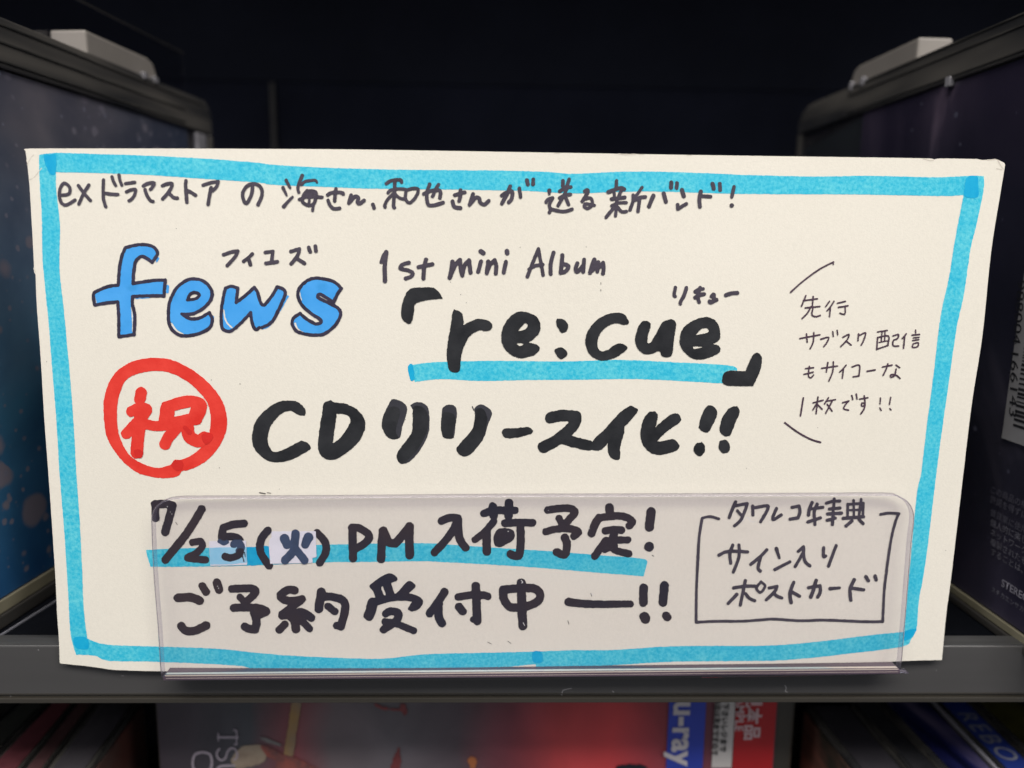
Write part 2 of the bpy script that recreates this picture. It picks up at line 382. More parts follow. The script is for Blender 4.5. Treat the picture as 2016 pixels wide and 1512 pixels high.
# --- line 1
add("lettering", 'pen', 4, "top line in dark pen naming the former band", """
@ 100 320 4.032
26 80,258 120,256 148,240 148,195 105,163 74,205 68,265 85,320 125,335 192,296
27 218,182 260,240 313,300;27 302,178 260,245 222,328
27 418,138 415,230 420,300 436,350;27 428,242 480,250 532,252;26 485,112 497,150 514,182;26 540,97 548,140 563,178
26 592,166 665,156;26 600,232 640,215 672,215 665,255 640,290 620,303
28 733,185 770,165 820,163 805,195 790,212;28 748,215 765,265 790,300 812,308
28 885,184 925,168 962,168 950,210 925,245 888,288;28 935,238 970,275 1005,282
29 1072,145 1070,200 1080,315;29 1085,222 1120,240 1148,260
27 1207,180 1265,160 1328,150* 1315,190 1285,222;29 1272,200 1260,260 1248,332
29 1603,182 1592,255 1555,322 1530,295 1524,240 1560,185 1620,168 1668,200 1675,260 1645,335
@ 540 330 12
86>62 280,300 330,400 375,475;82>55 207,475 250,570 290,650;60>100 430,690 300,830 225,915
90>75 660,185 600,330 555,480 578,582;72>66 640,400 740,320 880,300 970,300 1008,345
84 770,545 700,640 675,720 665,800 720,860 850,890 940,840 985,700 985,590 900,550 770,560;80 592,752 750,690 1000,690 1125,697;62 868,570 835,700 815,870
70 760,600 960,600;70 790,620 800,700;70 930,850 902,1015
84 1258,645 1330,600 1450,580 1600,592 1630,625;84 1460,500 1440,620 1425,790;84 1268,770 1310,875 1400,965 1545,958
@ 540 320 4.032
30 610,258 592,322* 640,270 668,280 660,312 680,325 712,300;29 783,332 792,360
@ 740 330 12
84 245,375 350,310 500,285 590,295 608,345;84 450,310 435,600 418,900 440,945;76 285,590 350,530 500,500 650,505 740,525
78 400,620 270,760 205,900 218,930;76 450,620 550,710 655,740;78 712,540 700,740 790,830 900,750 970,640 1000,520 960,492 850,492 740,530
88 1270,390 1215,560 1200,720 1230,860 1310,895 1450,868 1590,822;84 1480,400 1420,500 1340,675;88 1130,620 1250,560 1400,530 1500,535 1528,600 1512,715
@ 540 320 4.032
30 1433,258 1480,242 1512,236;30 1478,218 1478,262 1467,305;32 1415,308 1430,350 1478,360
31 1578,250 1550,335* 1595,282 1625,282 1635,318 1668,332 1702,303
31 1873,188 1850,245 1806,325;31 1805,262 1850,235 1888,230 1885,285 1862,315;30 1945,205 1955,272
@ 980 320 4.032
32 232,140 238,172;30 282,133 280,172
@ 1060 330 8
68>40 172,360 172,415;55 225,475 150,500 120,545;56 225,480 188,545 172,605 195,655 172,705;56 185,645 260,668 400,690 530,655
62 385,208 385,290;56 485,183 450,290 420,400 310,600;58 335,370 420,325 510,305;58 335,475 420,435 505,420;56 430,470 475,580
58 728,372 770,350 780,385 755,430 690,530;52 690,530 740,490 820,480 852,540 830,610 770,640 722,610 740,570 800,575 880,592
55 1230,208 1225,320;62 1100,385 1200,345 1300,320 1352,340;50 1190,370 1200,470;56 1300,370 1255,480;62 1155,492 1270,478 1360,468;50 1240,480 1215,760
52 1155,600 1260,555 1385,550;56 1200,620 1130,700 1067,780;52 1250,620 1310,692 1385,690
52 1632,312 1560,415 1500,480;54 1490,430 1490,530 1442,665;58 1505,520 1600,470 1685,460;58 1595,490 1580,600 1570,685
@ 980 320 4.032
33 1236,262 1215,310 1200,348;34 1318,246 1334,310;34 1378,158 1375,198;30 1423,163 1420,202
34 1462,218 1476,265;28 1428,333 1430,368* 1498,326
32 1612,230 1600,290 1605,350;29 1612,265 1690,270;34 1705,168 1715,206;32 1762,168 1765,216
28 1875,192 1858,272;36 1857,340
""")
# --- title
FEWS = """
@ 160 460 3.7333
P 325,102 430,80 520,92 560,145 520,210* 480,182 440,167 400,205 385,290 380,368* 500,347 618,340* 607,457* 480,457 378,462* 375,520 393,600 388,742* 275,758* 275,600 268,500* 180,510 97,525* 90,445 130,415 200,388 272,378* 280,260 300,160
P 740,592* 800,625 870,620 940,580* 962,630 945,690 870,732 770,752 700,735 652,680 640,600 650,500 700,400 770,345 830,332 900,350 955,410 955,480 900,545 820,588
H 778,490* 800,445 838,432 868,452 840,478
P 1060,402 1100,387 1150,400* 1145,450 1140,505* 1200,460 1272,395* 1295,430 1320,510 1345,525* 1400,460 1440,390* 1500,430 1450,560 1400,650 1325,690* 1280,700 1255,650 1245,580* 1180,650 1100,710 1047,700 1032,660 1030,560 1045,460
P 1912,402* 1850,350 1720,327 1640,360 1592,430 1612,510 1680,580 1755,630 1758,655 1720,662 1660,630 1608,587* 1560,620 1552,670 1590,720 1680,743 1780,738 1860,680 1905,600 1890,550 1820,510 1742,470 1760,447 1855,505* 1880,450
"""
add("letter_fill", 'blue', 2, "bright blue filling of the band name", FEWS+"""
20 636,385 632,428;14 565,180 555,205;15 1518,460 1400,655 1335,697;16 968,612 966,640
10 520,214 475,190;8 400,475 500,470
C11 1046,560 1062,640 1105,690;C14 662,660 700,712 745,738;C13 1572,660 1590,700 1640,735;C9 400,190 385,250;C8 368,540 374,600 378,720;C7 1620,370 1606,430 1620,490;C7 102,470 110,505
""", rough=.4)
add("letter_outline", 'outline', 3, "dark navy outline of the band name letters", """
@ 160 460 3.7333
25 325,102 430,80 520,92 560,145 520,210* 480,182 440,167 400,205 385,290 380,368* 500,347 618,340* 607,457* 480,457 378,462* 375,520 393,600 388,742* 275,758* 275,600 268,500* 180,510 97,525* 90,445 130,415 200,388 272,378* 280,260 300,160 325,102
25 740,592* 800,625 870,620 940,580* 962,630 945,690 870,732 770,752 700,735 652,680 640,600 650,500 700,400 770,345 830,332 900,350 955,410 955,480 900,545 820,588 740,592
23 780,488* 800,445 838,432 868,452 840,478 780,488
25 1060,402 1100,387 1150,400* 1145,450 1140,505* 1200,460 1272,395* 1295,430 1320,510 1345,525* 1400,460 1440,390* 1500,430 1450,560 1400,650 1330,690
24 1308,690 1280,705 1255,650 1245,580* 1180,650 1100,715 1045,705 1030,660 1030,560 1045,460 1060,402
25 1912,402* 1850,350 1720,327 1640,360 1592,430 1612,510 1680,580 1755,630 1758,655 1720,662 1660,630 1608,587* 1560,620 1552,670 1590,720 1680,743 1780,738 1860,680 1905,600 1890,550 1820,510 1742,470 1760,447 1855,505* 1880,450 1912,402
""", rough=.45)
add("lettering", 'pen', 4, "small reading written above the band name", """
@ 160 460 3.7333
26 1045,155 1100,135 1150,128* 1130,170 1072,235;26 1257,148 1230,175 1193,203;28 1232,190 1243,228
26 1352,138 1408,130* 1400,200;28 1357,218 1440,206;27 1540,130 1603,112* 1590,160 1542,222;28 1582,180 1640,218;29 1672,102 1682,132;28 1720,92 1725,128
""")
add("lettering", 'pen', 4, "dark pen words introducing the first mini album", """
@ 740 470 4.032
28 82,102 60,135 42,185;35 82,105 70,220 72,335
31 262,190 212,205 195,235 255,250 292,272 280,298 236,315;33 398,165 382,240 378,315;33 338,225 395,212 448,202
34 608,182 600,240 585,310* 630,210 668,168* 672,230 685,290* 705,210 740,172* 745,220 752,268
33 835,180 812,262;38 833,100 852,113;33 892,180 880,272* 905,210 942,170* 955,210 952,275;33 1032,182 1015,268;38 1040,98 1043,112
29 1202,300 1250,180 1290,80* 1310,190 1328,288;28 1215,242 1265,215 1325,205
32 1410,110 1388,200 1388,278;33 1480,130 1475,200 1467,270* 1510,255 1528,215 1480,200
32 1600,195 1585,240 1602,262 1650,205;32 1653,165 1645,262;33 1700,270 1720,200 1735,165* 1738,230;32 1720,250 1765,185* 1758,260;32 1765,235 1805,190* 1808,235 1803,275
""")
add("lettering", 'black', 4, "heavy black brush lettering of the album title in corner brackets", """
@ 780 550 2.7243
P 70,55 130,43 200,45 235,75 248,103* 170,110 105,130 95,180 80,235 45,227 28,195 35,120
P 310,160* 355,185 361,245* 430,212 495,222 517,255 490,277 440,275 390,310 360,370 345,430 342,485 315,500 285,485 272,430 275,350 290,260 300,190
P 670,172 740,190 772,235 765,290 712,338* 755,350 770,375 740,405 670,422 610,400 570,350 565,285 590,225 630,185
H 655,277* 688,236 706,245 692,268;H 640,340* 685,345 660,357
P 862,210* 900,215 922,245 915,275 888,287 868,262 858,235;P 850,378 885,365 915,385 915,410 885,428 860,408
P 1245,220 1245,240 1215,243 1170,235 1110,270 1080,330 1090,380 1130,380 1170,352 1205,342 1240,365 1215,395 1160,425 1100,435 1040,405 1015,340 1030,275 1080,215 1150,182 1220,185
P 1300,250 1330,222 1365,240 1350,300 1350,340 1370,332 1400,280 1430,230 1480,215 1502,240 1490,320 1482,395 1460,417 1425,410 1410,385 1370,400 1320,395 1285,350 1285,300
P 1650,202 1705,215 1735,260 1735,320 1698,346* 1735,360 1735,390 1690,415 1620,430 1560,405 1522,350 1530,280 1575,230
H 1603,300* 1640,265 1670,262 1672,285;H 1590,358* 1640,362 1600,373
P 1935,393 1960,415 1955,480 1930,540 1915,572* 1770,568 1748,530 1775,493 1875,492* 1890,450 1910,410
""", rough=.55)
add("lettering", 'pen', 4, "small reading written above the album title", """
@ 1300 540 12
82 358,310 335,430 328,505 355,520;92>80 617,318 560,500 475,660 478,700
105>80 835,408 940,350 1015,345;100 825,548 930,490 1030,468;92 940,320 890,520 915,655
92 1212,520 1265,478 1258,600;100 1165,640 1200,660 1325,602;96 1550,490 1680,450 1820,440
""")
# --- congratulation mark
add("ring", 'red', 2, "thick red ring around the congratulation character", """
@ 190 690 3.6655
P 50,430 60,320 100,210 170,130 270,75 400,53 530,65 650,115 760,190 850,280 915,380 942,490 930,600 880,700 800,790 700,850 612,872* 590,905 510,922 400,912 290,880 190,800 120,710 70,610
H 148,430 165,320 205,225 280,175 400,150 520,158 640,215 740,300 800,380 822,470 820,560 800,640 745,710 670,765 600,790 565,790 535,825* 450,847 350,825 250,765 190,680 155,570
""", rough=.45)
add("lettering", 'red', 3, "red congratulation character inside the ring", """
@ 190 690 3.6655
84 322,305 313,350;78 252,440 315,412 362,425 340,465 290,520 215,600;92 315,480 300,620 290,735;74 340,530 430,545 500,540
P 470,378* 560,345 650,325 740,335 795,380 788,450 750,530* 705,540 620,545 500,562 450,530 455,450
H 565,435* 680,408* 668,457* 560,478*
84 580,555 520,625 495,675;92 655,545 670,620 735,655 775,630
""", rough=.45)
add("double_ink", 'reddark', 4, "darker red where the marker went over twice", """
@ 190 690 3.6655
P 760,610 800,590 840,610 830,650 790,680 765,650;P 540,820 575,790 620,800 620,850 585,870 555,850;P 270,725 300,712 335,735 325,775 290,770
34 640,560 672,592
""", rough=.6)
# --- CD release line
add("first_pass", 'grey', 2, "lighter grey first pass under the release line letters", """
@ 736 780 4
P 150,22 230,50 262,95 250,160 225,240 205,325 155,340 105,320 65,250 65,190 85,130 110,80
P 285,68* 340,45 400,60 430,100 438,200 430,290 380,400 300,500 235,533 195,520 180,460 230,380 295,290 305,200 310,120
P 545,90 590,65 640,80 655,130 645,220 630,320 590,335 545,320 528,240 535,140
P 800,85 845,65 905,95 930,140 900,220 865,330 790,430 735,472 680,465 650,420 680,370 770,270 795,180 792,120
5 775,82 790,120
""", rough=.45)
add("lettering", 'black', 3, "heavy black letters announcing the CD release", """
@ 190 690 3.6655
P 1415,362 1480,390 1510,440 1500,470* 1455,465 1400,435 1330,460 1260,540 1235,630 1250,700 1290,732 1370,705 1475,650* 1520,665 1545,705 1500,740 1400,790 1300,807 1220,785 1140,710 1122,620 1150,510 1230,420 1320,368
P 1690,358* 1720,375 1800,385 1880,425 1930,490 1938,560 1890,660 1790,750 1700,790 1640,775 1600,720 1605,600 1625,470 1640,385
H 1735,457* 1790,460 1830,490 1820,540 1760,630 1705,668* 1720,560
@ 736 780 4
P 130,85 180,85 205,120 190,200 170,270 195,330 150,338 105,320 65,250 65,190 95,120
P 310,90 370,80 415,120 430,200 415,290 350,410 270,500 235,528 195,515 182,460 230,385 298,290 306,200
P 540,140 580,125 630,145 645,210 625,290 632,325* 590,335 545,320 528,240
P 800,110 850,95 890,150 890,210 860,330 790,430 735,472 680,465 650,420 680,370 770,270 795,180
P 1010,275 1040,252 1110,252 1215,243 1255,275* 1235,298 1150,320 1050,332 1015,310
90 1392,170 1480,152 1590,158* 1585,205 1540,265 1440,345 1335,402;88>82 1500,335 1580,362 1695,388
@ 1180 780 4
P -65,420* -50,350 60,240 150,140 240,72* 300,100 290,140 200,240* 190,310 165,400 165,460 155,498 110,495 75,460 65,400 75,355* 10,425
P 385,130 435,120 462,165 440,245* 500,190 570,140 620,140 645,185 600,230 530,280 450,358* 540,345 590,340 632,390 600,430 520,455 450,460 380,430 330,350 325,270 345,190
P 850,75 900,82 930,130 905,200 865,275 830,282 790,260 787,220 810,140;P 760,375 805,365 830,390 830,435 795,470 755,455 742,415
P 1040,85 1085,85 1105,120 1080,190 1040,290 1020,315 975,310 948,270 960,190 1000,120;P 955,350 1000,345 1028,385 1025,430 985,450 945,425 940,380
3 1083,90 1084,78;3 805,368 806,358;3 1000,350 1001,338
""", rough=.6)
# --- side note
add("side_note", 'thin', 4, "thin purple pen note between two slanting strokes at the right", """
@ 1500 500 3.979
13 562,62 450,120 320,215 225,300;10 560,60 560,82;14 180,1322 280,1395 380,1450 460,1475
12 345,325 310,410;12 325,365 435,350;12 402,332 395,418;12 340,422 455,410;12 385,412 355,465 315,505;12 402,420 392,475 425,490 458,480
12 530,370 500,412;12 565,370 540,410 510,445;12 537,420 530,490;12 592,385 655,370;12 600,417 675,405;12 652,410 650,470 612,463
12 297,662 455,632;12 350,625 355,690;12 407,615 402,690 378,742
12 462,667 522,652 510,692 485,725;11 555,607 560,645;11 590,597 594,633;12 635,652 682,630 668,672 618,725;12 660,680 700,713
12 758,625 753,680;12 765,637 812,617 800,670 778,715
11 907,610 983,598;12 907,652 900,748;12 905,655 992,642 985,718;10 942,610 935,688;10 965,605 962,680;12 903,745 990,715;10 918,692 982,680
12 1027,642 1070,630 1062,662 1030,678 1030,718 1072,720;12 1132,625 1100,662;12 1120,642 1110,738
11 1205,595 1205,618;12 1177,635 1235,630;11 1187,657 1232,652;11 1182,677 1230,670;11 1187,702 1225,695 1220,725 1180,730 1187,702
12 342,897 405,890;12 330,942 402,925;12 372,880 365,950 382,970 405,948
12 467,895 592,877;12 517,850 505,925;12 560,845 555,920 525,995;12 660,870 640,895 610,925;12 640,898 630,973
12 707,885 765,872 760,955;12 715,962 760,955;13 825,918 888,908
12 945,885 1020,870;12 987,860 975,900 950,950;12 1052,870 1080,890;12 1052,900 1040,950 1012,965 1012,945 1050,948 1083,975
13 325,1127 302,1268;12 402,1165 480,1145;12 440,1120 425,1250;12 430,1170 400,1222;12 440,1182 472,1215
12 522,1125 490,1175;12 510,1152 577,1140;12 552,1150 500,1248;12 512,1177 550,1230
12 632,1165 682,1150* 655,1180 642,1212 680,1223;12 705,1107 712,1140;12 740,1097 745,1135
12 765,1137 830,1125;12 802,1110 808,1180 782,1190 785,1167 808,1175 800,1215 775,1253
11 930,1127 925,1175;11 925,1205 935,1225;11 1010,1122 1000,1178;11 1003,1210 1012,1222
""", rough=.12, step=.75)
# --- date line
add("lettering", 'bigpen', 3, "bold black date and arrival notice line", """
@ 280 960 4
62 102,132 105,240;66 100,132 180,128 238,140* 215,230 180,350;66 468,170 350,360 182,568
56 395,432 460,425 472,465 420,520 358,555 500,568;62 802,283 720,290 638,315* 625,395* 700,385 755,400 780,450 770,510 720,548 650,540
62 990,338 935,410 932,510 1000,615;62 1378,355 1440,430 1445,510 1398,592
@ 670 960 6
98 142,490 145,650 150,835;94 135,475 230,480 342,570 290,655 190,715;102 505,510 490,650 482,842;102 512,510 570,640 650,660* 740,560 812,465;105 818,460 815,600 820,795
94 1195,392 1290,355 1385,360* 1345,480 1240,630 1112,765;98 1392,380 1400,560 1435,650 1480,708
100 1800,222 1812,330;86 1812,400 1700,530 1590,615;102 1728,520 1728,640 1730,755
88 1695,305 1800,272 1950,272
@ 980 960 6
88 -165,305 -60,272 100,265 205,268;102 132,182 128,330;92 82,420 250,412 412,415;96 265,430 272,600 255,790 200,805 150,785
P -45,560 0,492 80,478 160,490 200,540 180,620 100,670 40,700 -25,692 -50,620
90 592,265 700,248 850,245 912,290 850,370 780,445;84 722,362 760,430;88 568,520 700,488 850,485 952,522 900,575;96 790,590 818,670 790,790 695,762
102 1320,232 1325,330;98 1108,540 1155,420 1195,355;90 1190,360 1320,338 1480,338 1588,395 1555,450
90 1270,510 1380,495 1460,502;98 1380,510 1350,640;92 1275,625 1210,720 1145,808;84 1370,620 1535,617;86 1320,660 1380,735 1548,780;60 1290,640 1330,700
P 1270,610 1370,600 1420,700 1350,740 1240,770
110 1812,285 1790,465;116 1788,698
""", rough=.5)
add("lettering", 'bigpen', 3, "bold black pre-order notice on the bottom line", """
@ 320 1110 6
104 182,402 330,395 440,435;100 222,735 275,790 380,790 515,728;96 470,262 512,330;100 642,220 665,308
94 820,295 950,290 1060,292 1100,335 1030,410 970,455;84 915,395 965,450;96 840,520 960,515 1130,522 1225,562 1140,600;100 1082,580 1110,680 1092,775* 1030,768 972,742
98 1560,315 1490,305 1395,370 1440,425 1545,440 1645,418* 1540,500 1415,600;100 1415,610 1540,600 1640,570 1755,635;92 1445,715 1378,780;100 1560,640 1575,772;88 1640,665 1735,765
P 1420,620 1540,580 1660,600 1620,720 1540,760 1500,680
@ 620 1110 6
106 75,332 45,530;98 70,395 200,388 320,425 358,490 345,600 305,742;90 300,742 255,730;86 152,500 235,565
P 645,265 700,210 800,140 880,112 940,130 978,180 940,213 897,225* 920,290 938,352* 965,345 1030,270 1100,205 1150,215 1188,260 1150,310 1105,348* 1200,370 1270,420 1270,480 1220,540 1155,562 1095,535 1150,447* 1050,435 900,445 740,490* 710,600 670,665 620,670 572,625 600,530 630,430 665,400 715,402* 690,330
H 782,285* 800,270 835,362 815,366
94 838,588 900,560 985,585 970,660 900,720 812,775;90 830,685 920,700;84 970,710 1060,745 1168,790
96 1530,332 1470,430 1355,585;100 1462,470 1462,620 1500,700;90 1692,392 1850,368 2000,372 2042,385;104 1900,262 1908,450 1918,675;70 1918,685 1865,655;98 1702,508 1745,560
@ 920 1110 4.8
80 338,245 345,330 400,405 490,412 600,390 680,335 682,270 620,232 500,230 338,245;86 510,180 515,400 525,588
84>66 958,360 1080,375 1250,382 1540,378
84 1667,228 1662,365;94 1673,500 1683,520;86 1863,205 1850,362;82 1880,492 1888,502
""", rough=.5)
add("paper_patch", 'patch', 5, "white film square covering an old weekday", """
@ 280 960 4
Q 1018,344 1367,343 1372,548 1340,552 1342,592 1008,601 996,440 1004,400 1016,398
""", rough=.2)
add("paper_patch", 'patch', 5, "white film strip covering the lower half of the five", """
@ 280 960 4
Q 525,422 818,417 826,608 536,616
""", rough=.2)
add("patch_tint", 'patchblue', 6, "pale blue lower half of the film strip where underline shows through", """
@ 280 960 4
Q 530,474 820,466 824,590 700,604 536,606
""", rough=.3)
add("lettering", 'navy', 7, "navy weekday and part of the five seen through the film", """
@ 280 960 4
76>66 1120,402 1140,452;66 1207,362 1200,440 1190,500 1125,572;64 1205,480 1278,572;78>66 1308,392 1283,448
34 608,422 640,438 668,428;62 722,445 758,432 778,470 765,500
""", rough=.4)
add("lettering", 'bigpen', 8, "lower black curve of the five redrawn over the film", """
@ 280 960 4
58 652,542 700,552 758,530 772,505
10 790,540 800,580;8 805,510 812,545
22 690,396 760,400
""", rough=.6)
# --- bonus box
add("box_outline", 'pen', 4, "thin pen box around the store bonus note", """
@ 1350 960 4
22 260,246 190,228 130,240* 105,400 90,660;22 1535,210 1600,200 1680,205* 1655,260 1620,400 1580,660
@ 1350 1060 4
22 95,200 85,400 82,660* 250,652 450,652 580,642 700,635 900,648 1100,643 1400,655 1552,655* 1565,400 1584,250
22 105,-10 95,200
""")
add("lettering", 'pen', 4, "pen note naming the store bonus postcard", """
@ 1350 960 4
27 393,112 370,165 343,235;25 390,142 485,125* 460,200 430,260 385,300;24 407,182 442,222
26 527,145 530,215;25 532,160 640,142 648,165 625,210 590,268;26 715,165 690,225 692,252 752,215
27 838,155 892,145* 900,190 885,238* 822,248
27 995,118 975,170 967,215;25 985,168 1080,155;27 963,270 1060,238;26 1035,130 1012,190 1018,290
25 1107,122 1160,108 1213,105;24 1170,88 1165,160;25 1132,168 1215,160;27 1117,207 1228,200;26 1113,257 1180,240;26 1162,190 1157,290
22 1277,130 1275,225;22 1277,132 1400,122* 1395,220;20 1322,100 1325,220;22 1382,92 1365,220;18 1272,178 1400,172;27 1240,242 1400,228;27 1310,262 1262,302;26 1367,252 1398,283
@ 1350 1060 4
26 262,132 310,108 370,100 487,106;26 370,52 348,120 355,195;26 420,52 418,150 375,265
26 638,90 590,140 512,205;27 590,152 570,230 588,258;32>20 715,82 738,155;26 702,245 820,185
25 887,102 928,65* 925,110 862,222;26 925,92 940,180 978,215;26 1087,72 1085,142 1103,138;26 1185,57 1150,150 1125,218
27 377,390 460,376 543,375;27 470,332 450,430 430,525;27 403,440 335,512;27 472,435 500,470 543,490;22 593,342 625,375 590,425 557,390 593,342
26 657,390 720,378* 700,420 635,483;27 692,430 720,455 757,468;29 850,347 822,430 830,505;27 840,422 897,455
27 967,388 1058,373* 1060,420 1040,462;29 1027,330 1008,400 985,462;30>22 1138,395 1213,389
29 1328,325 1295,400 1300,485;28 1312,392 1402,405;29 1420,302 1438,333;29 1492,297 1500,326
""")
add("speck", 'speck', 2, None, """
1.9 416,748;1.8 472.5,756;1.6 798,826;1.7 432,921;1.6 347,450;1.8 907,580;1.5 918,596;1.2 910,544 910,547;1.3 887,555;1.4 1024,487;1.4 1154,486
1.1 1183,556 1183,560;1.1 1183,570 1183,573;1.5 1470,922;1.5 550,963;2.4 511,970 522,972;1.5 526,970 533,971;1.2 600,1178 603,1182;1.2 1163,1168 1165,1174;1.3 1118,1222 1120,1229
1.2 346,1028 349,1033;1.4 652,1182;1.3 1284,1093 1287,1095;1 960,1264 968,1268;1 1000,1262 1006,1267;1.3 1610,842;1.5 1850,651;1.3 1848,754;1.4 1862,1084;1.3 92,712
""", rough=.1, step=.6)
add("crease", 'crease', 1, "small creases at the worn card corners", """
1.4 57,354 66,350 78,336 82,331;1.2 53,325 60,312 66,305;1 52,315 55,325;3.5>1 1965,316 1970,326 1976,333;2.4 1962,332 1972,334;2 1818,313 1830,316 1838,316;2 1944,315 1960,314
1.2 66,528 70,536
2.2 1218,303 1232,304.5 1250,303.5;1.4 1092,301.5 1102,302;1.5 1352,305.5 1362,306;1.2 1258,304 1268,304
""", rough=.3, step=.6)
for name, mk, layer, label, text, kw in INK:
    if name in ('speck', 'crease', 'double_ink'):              # each a mark of its own
        pre = ''
        for ln in text.replace(';', '\n').split('\n'):
            if ln.strip().startswith('@'): pre = ln+'\n'
            elif ln.strip(): ink(name, pre+ln, M[mk], card, layer, label, **kw)
    else: ink(name, text, M[mk], card, layer, label, **kw)
#__REST__
# ------------------------------------------------------------------ printed text as flat mesh
def text_mesh(name, s, size, m, parent, fx, fy, origin, extra=0.0, spacing=1.0, sx=1.0):
    """flat lettering: local text axes fx (reading direction) and fy (letter up)"""
    cu = bpy.data.curves.new("t", 'FONT'); cu.body = s; cu.size = size; cu.offset = extra; cu.space_character = spacing
    cu.resolution_u = 3
    t = bpy.data.objects.new("t", cu); sc.collection.objects.link(t)
    dg = bpy.context.evaluated_depsgraph_get(); dg.update()
    me = bpy.data.meshes.new_from_object(t.evaluated_get(dg))
    bpy.data.objects.remove(t)
    fx, fy, origin = Vector(fx), Vector(fy), Vector(origin)
    for v in me.vertices: v.co = origin + fx*(v.co.x*sx) + fy*v.co.y
    me.materials.clear(); me.materials.append(m)
    o = link(bpy.data.objects.new(name, me)); o.parent = parent
    return o

# ------------------------------------------------------------------ clear acrylic card holder
M['acrylic'] = clear("clear_acrylic", (.988, .982, .993, 1), .02, 1.45)
M['rim'] = clear("acrylic_cut_rim", (.86, .84, .90, 1), .10, 1.5, (.30, .27, .34, 1), .17)
M['fold'] = mat("acrylic_fold", (.075, .052, .072, 1), .16, .8, noise=.5, nscale=70, stretch=(.12, 1, 1))
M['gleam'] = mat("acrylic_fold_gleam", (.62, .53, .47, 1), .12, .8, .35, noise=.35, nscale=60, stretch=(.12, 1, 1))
holder = empty("card_holder")
tag(holder, "clear acrylic pocket with rounded corners holding the lower half of the handwritten card", "card holder")
HY = -.0027
hp = """P 297.5,1035 299,1012 306,998 322,986 347,980.5 400,979.5 580,979 784,977.5 1000,976 1350,975 1600,974 1745,973.5 1772,978 1790,990 1799,1008 1800,1030 1796,1062 1790,1134 1782,1234 1776,1300 1772,1322* 1769,1327 1500,1333 1200,1337 900,1339.5 600,1340 326,1341* 322,1338 316,1324 310,1234 302,1134"""
hpx = parse(hp)[0][1]
bl_ = hit([(322, 1338)], (0, HY, 0), (0, 1, 0))[0]
q = hit(hpx, (0, HY, 0), (0, 1, 0))
poly = [(float(a[0]), float(a[2])) for a in q]
n_ = len(poly); y0, y1 = HY, HY+.0016
ar = sum(poly[i][0]*poly[(i+1) % n_][1]-poly[(i+1) % n_][0]*poly[i][1] for i in range(n_))
if ar < 0: poly.reverse()
mesh_obj("front_panel", [(x, y0, z) for x, z in poly]+[(x, y1, z) for x, z in poly], [tuple(range(n_)), tuple(reversed(range(n_, 2*n_)))], M['acrylic'], holder)
def inset(poly, d):
    out = []
    for i in range(len(poly)):
        a, b, c = np.array(poly[i-1]), np.array(poly[i]), np.array(poly[(i+1) % len(poly)])
        t = (c-a); t = t/np.linalg.norm(t); out.append(tuple(b+np.array([-t[1], t[0]])*d))
    return out
pin = inset(poly, .00030)
loops = [[(x, y0-.00003, z) for x, z in pin], [(x, y0+.0001, z) for x, z in poly], [(x, y1-.0001, z) for x, z in poly], [(x, y1+.00003, z) for x, z in pin]]
vv = sum(loops, []); ff = []
for k in range(3):
    for i in range(n_):
        j = (i+1) % n_
        if max(poly[i][1], poly[j][1]) < bl_[2]+.0006: continue
        ff.append((k*n_+i, (k+1)*n_+i, (k+1)*n_+j, k*n_+j))
mesh_obj("cut_rim", vv, ff, M['rim'], holder, smooth=True)
bl = hit([(322, 1338)], (0, HY, 0), (0, 1, 0))[0]; br = hit([(1770, 1325)], (0, HY, 0), (0, 1, 0))[0]
def bent(name, prof, m, x0, x1, za, zb_):
    v = []; k = len(prof)
    N = 40
    for i in range(N+1):
        t = i/N; x = x0+(x1-x0)*t; z = za+(zb_-za)*t
        v += [(x, py, z+pz) for py, pz in prof]
    f = []
    for i in range(N):
        for j in range(k):
            j2 = (j+1) % k
            f.append((i*k+j, i*k+j2, (i+1)*k+j2, (i+1)*k+j))
    f += [tuple(reversed(range(k))), tuple(range(N*k, N*k+k))]
    return mesh_obj(name, v, f, m, holder, False)
fold = bent("folded_base", [(HY-.00006, -.0001), (HY+.0040, -.0001), (HY+.0050, .0003), (HY+.0044, .0009), (HY+.0022, .00078), (HY-.00006, .00078)], M['fold'], bl[0]-.00005, br[0]+.0001, bl[2], br[2])
# light caught inside the fold, seen as thin bright lines
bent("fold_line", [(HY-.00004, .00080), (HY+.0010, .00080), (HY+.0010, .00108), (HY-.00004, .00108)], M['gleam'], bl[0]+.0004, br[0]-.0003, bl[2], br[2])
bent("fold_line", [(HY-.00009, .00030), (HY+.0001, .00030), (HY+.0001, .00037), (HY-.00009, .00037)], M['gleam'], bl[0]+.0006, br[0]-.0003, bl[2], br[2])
bent("fold_groove", [(HY-.00003, .00110), (HY+.0001, .00110), (HY+.0001, .00118), (HY-.00003, .00118)], M['fold'], bl[0]+.0003, br[0]-.0002, bl[2], br[2])
zr1 = float(bl[2])
bp = [(-.080, zr1+.0020), (.080, zr1+.0020), (.080, .030), (.076, .034), (-.076, .034), (-.080, .030)]
prism("back_panel", bp, .0019, .0027, M['acrylic'], holder)

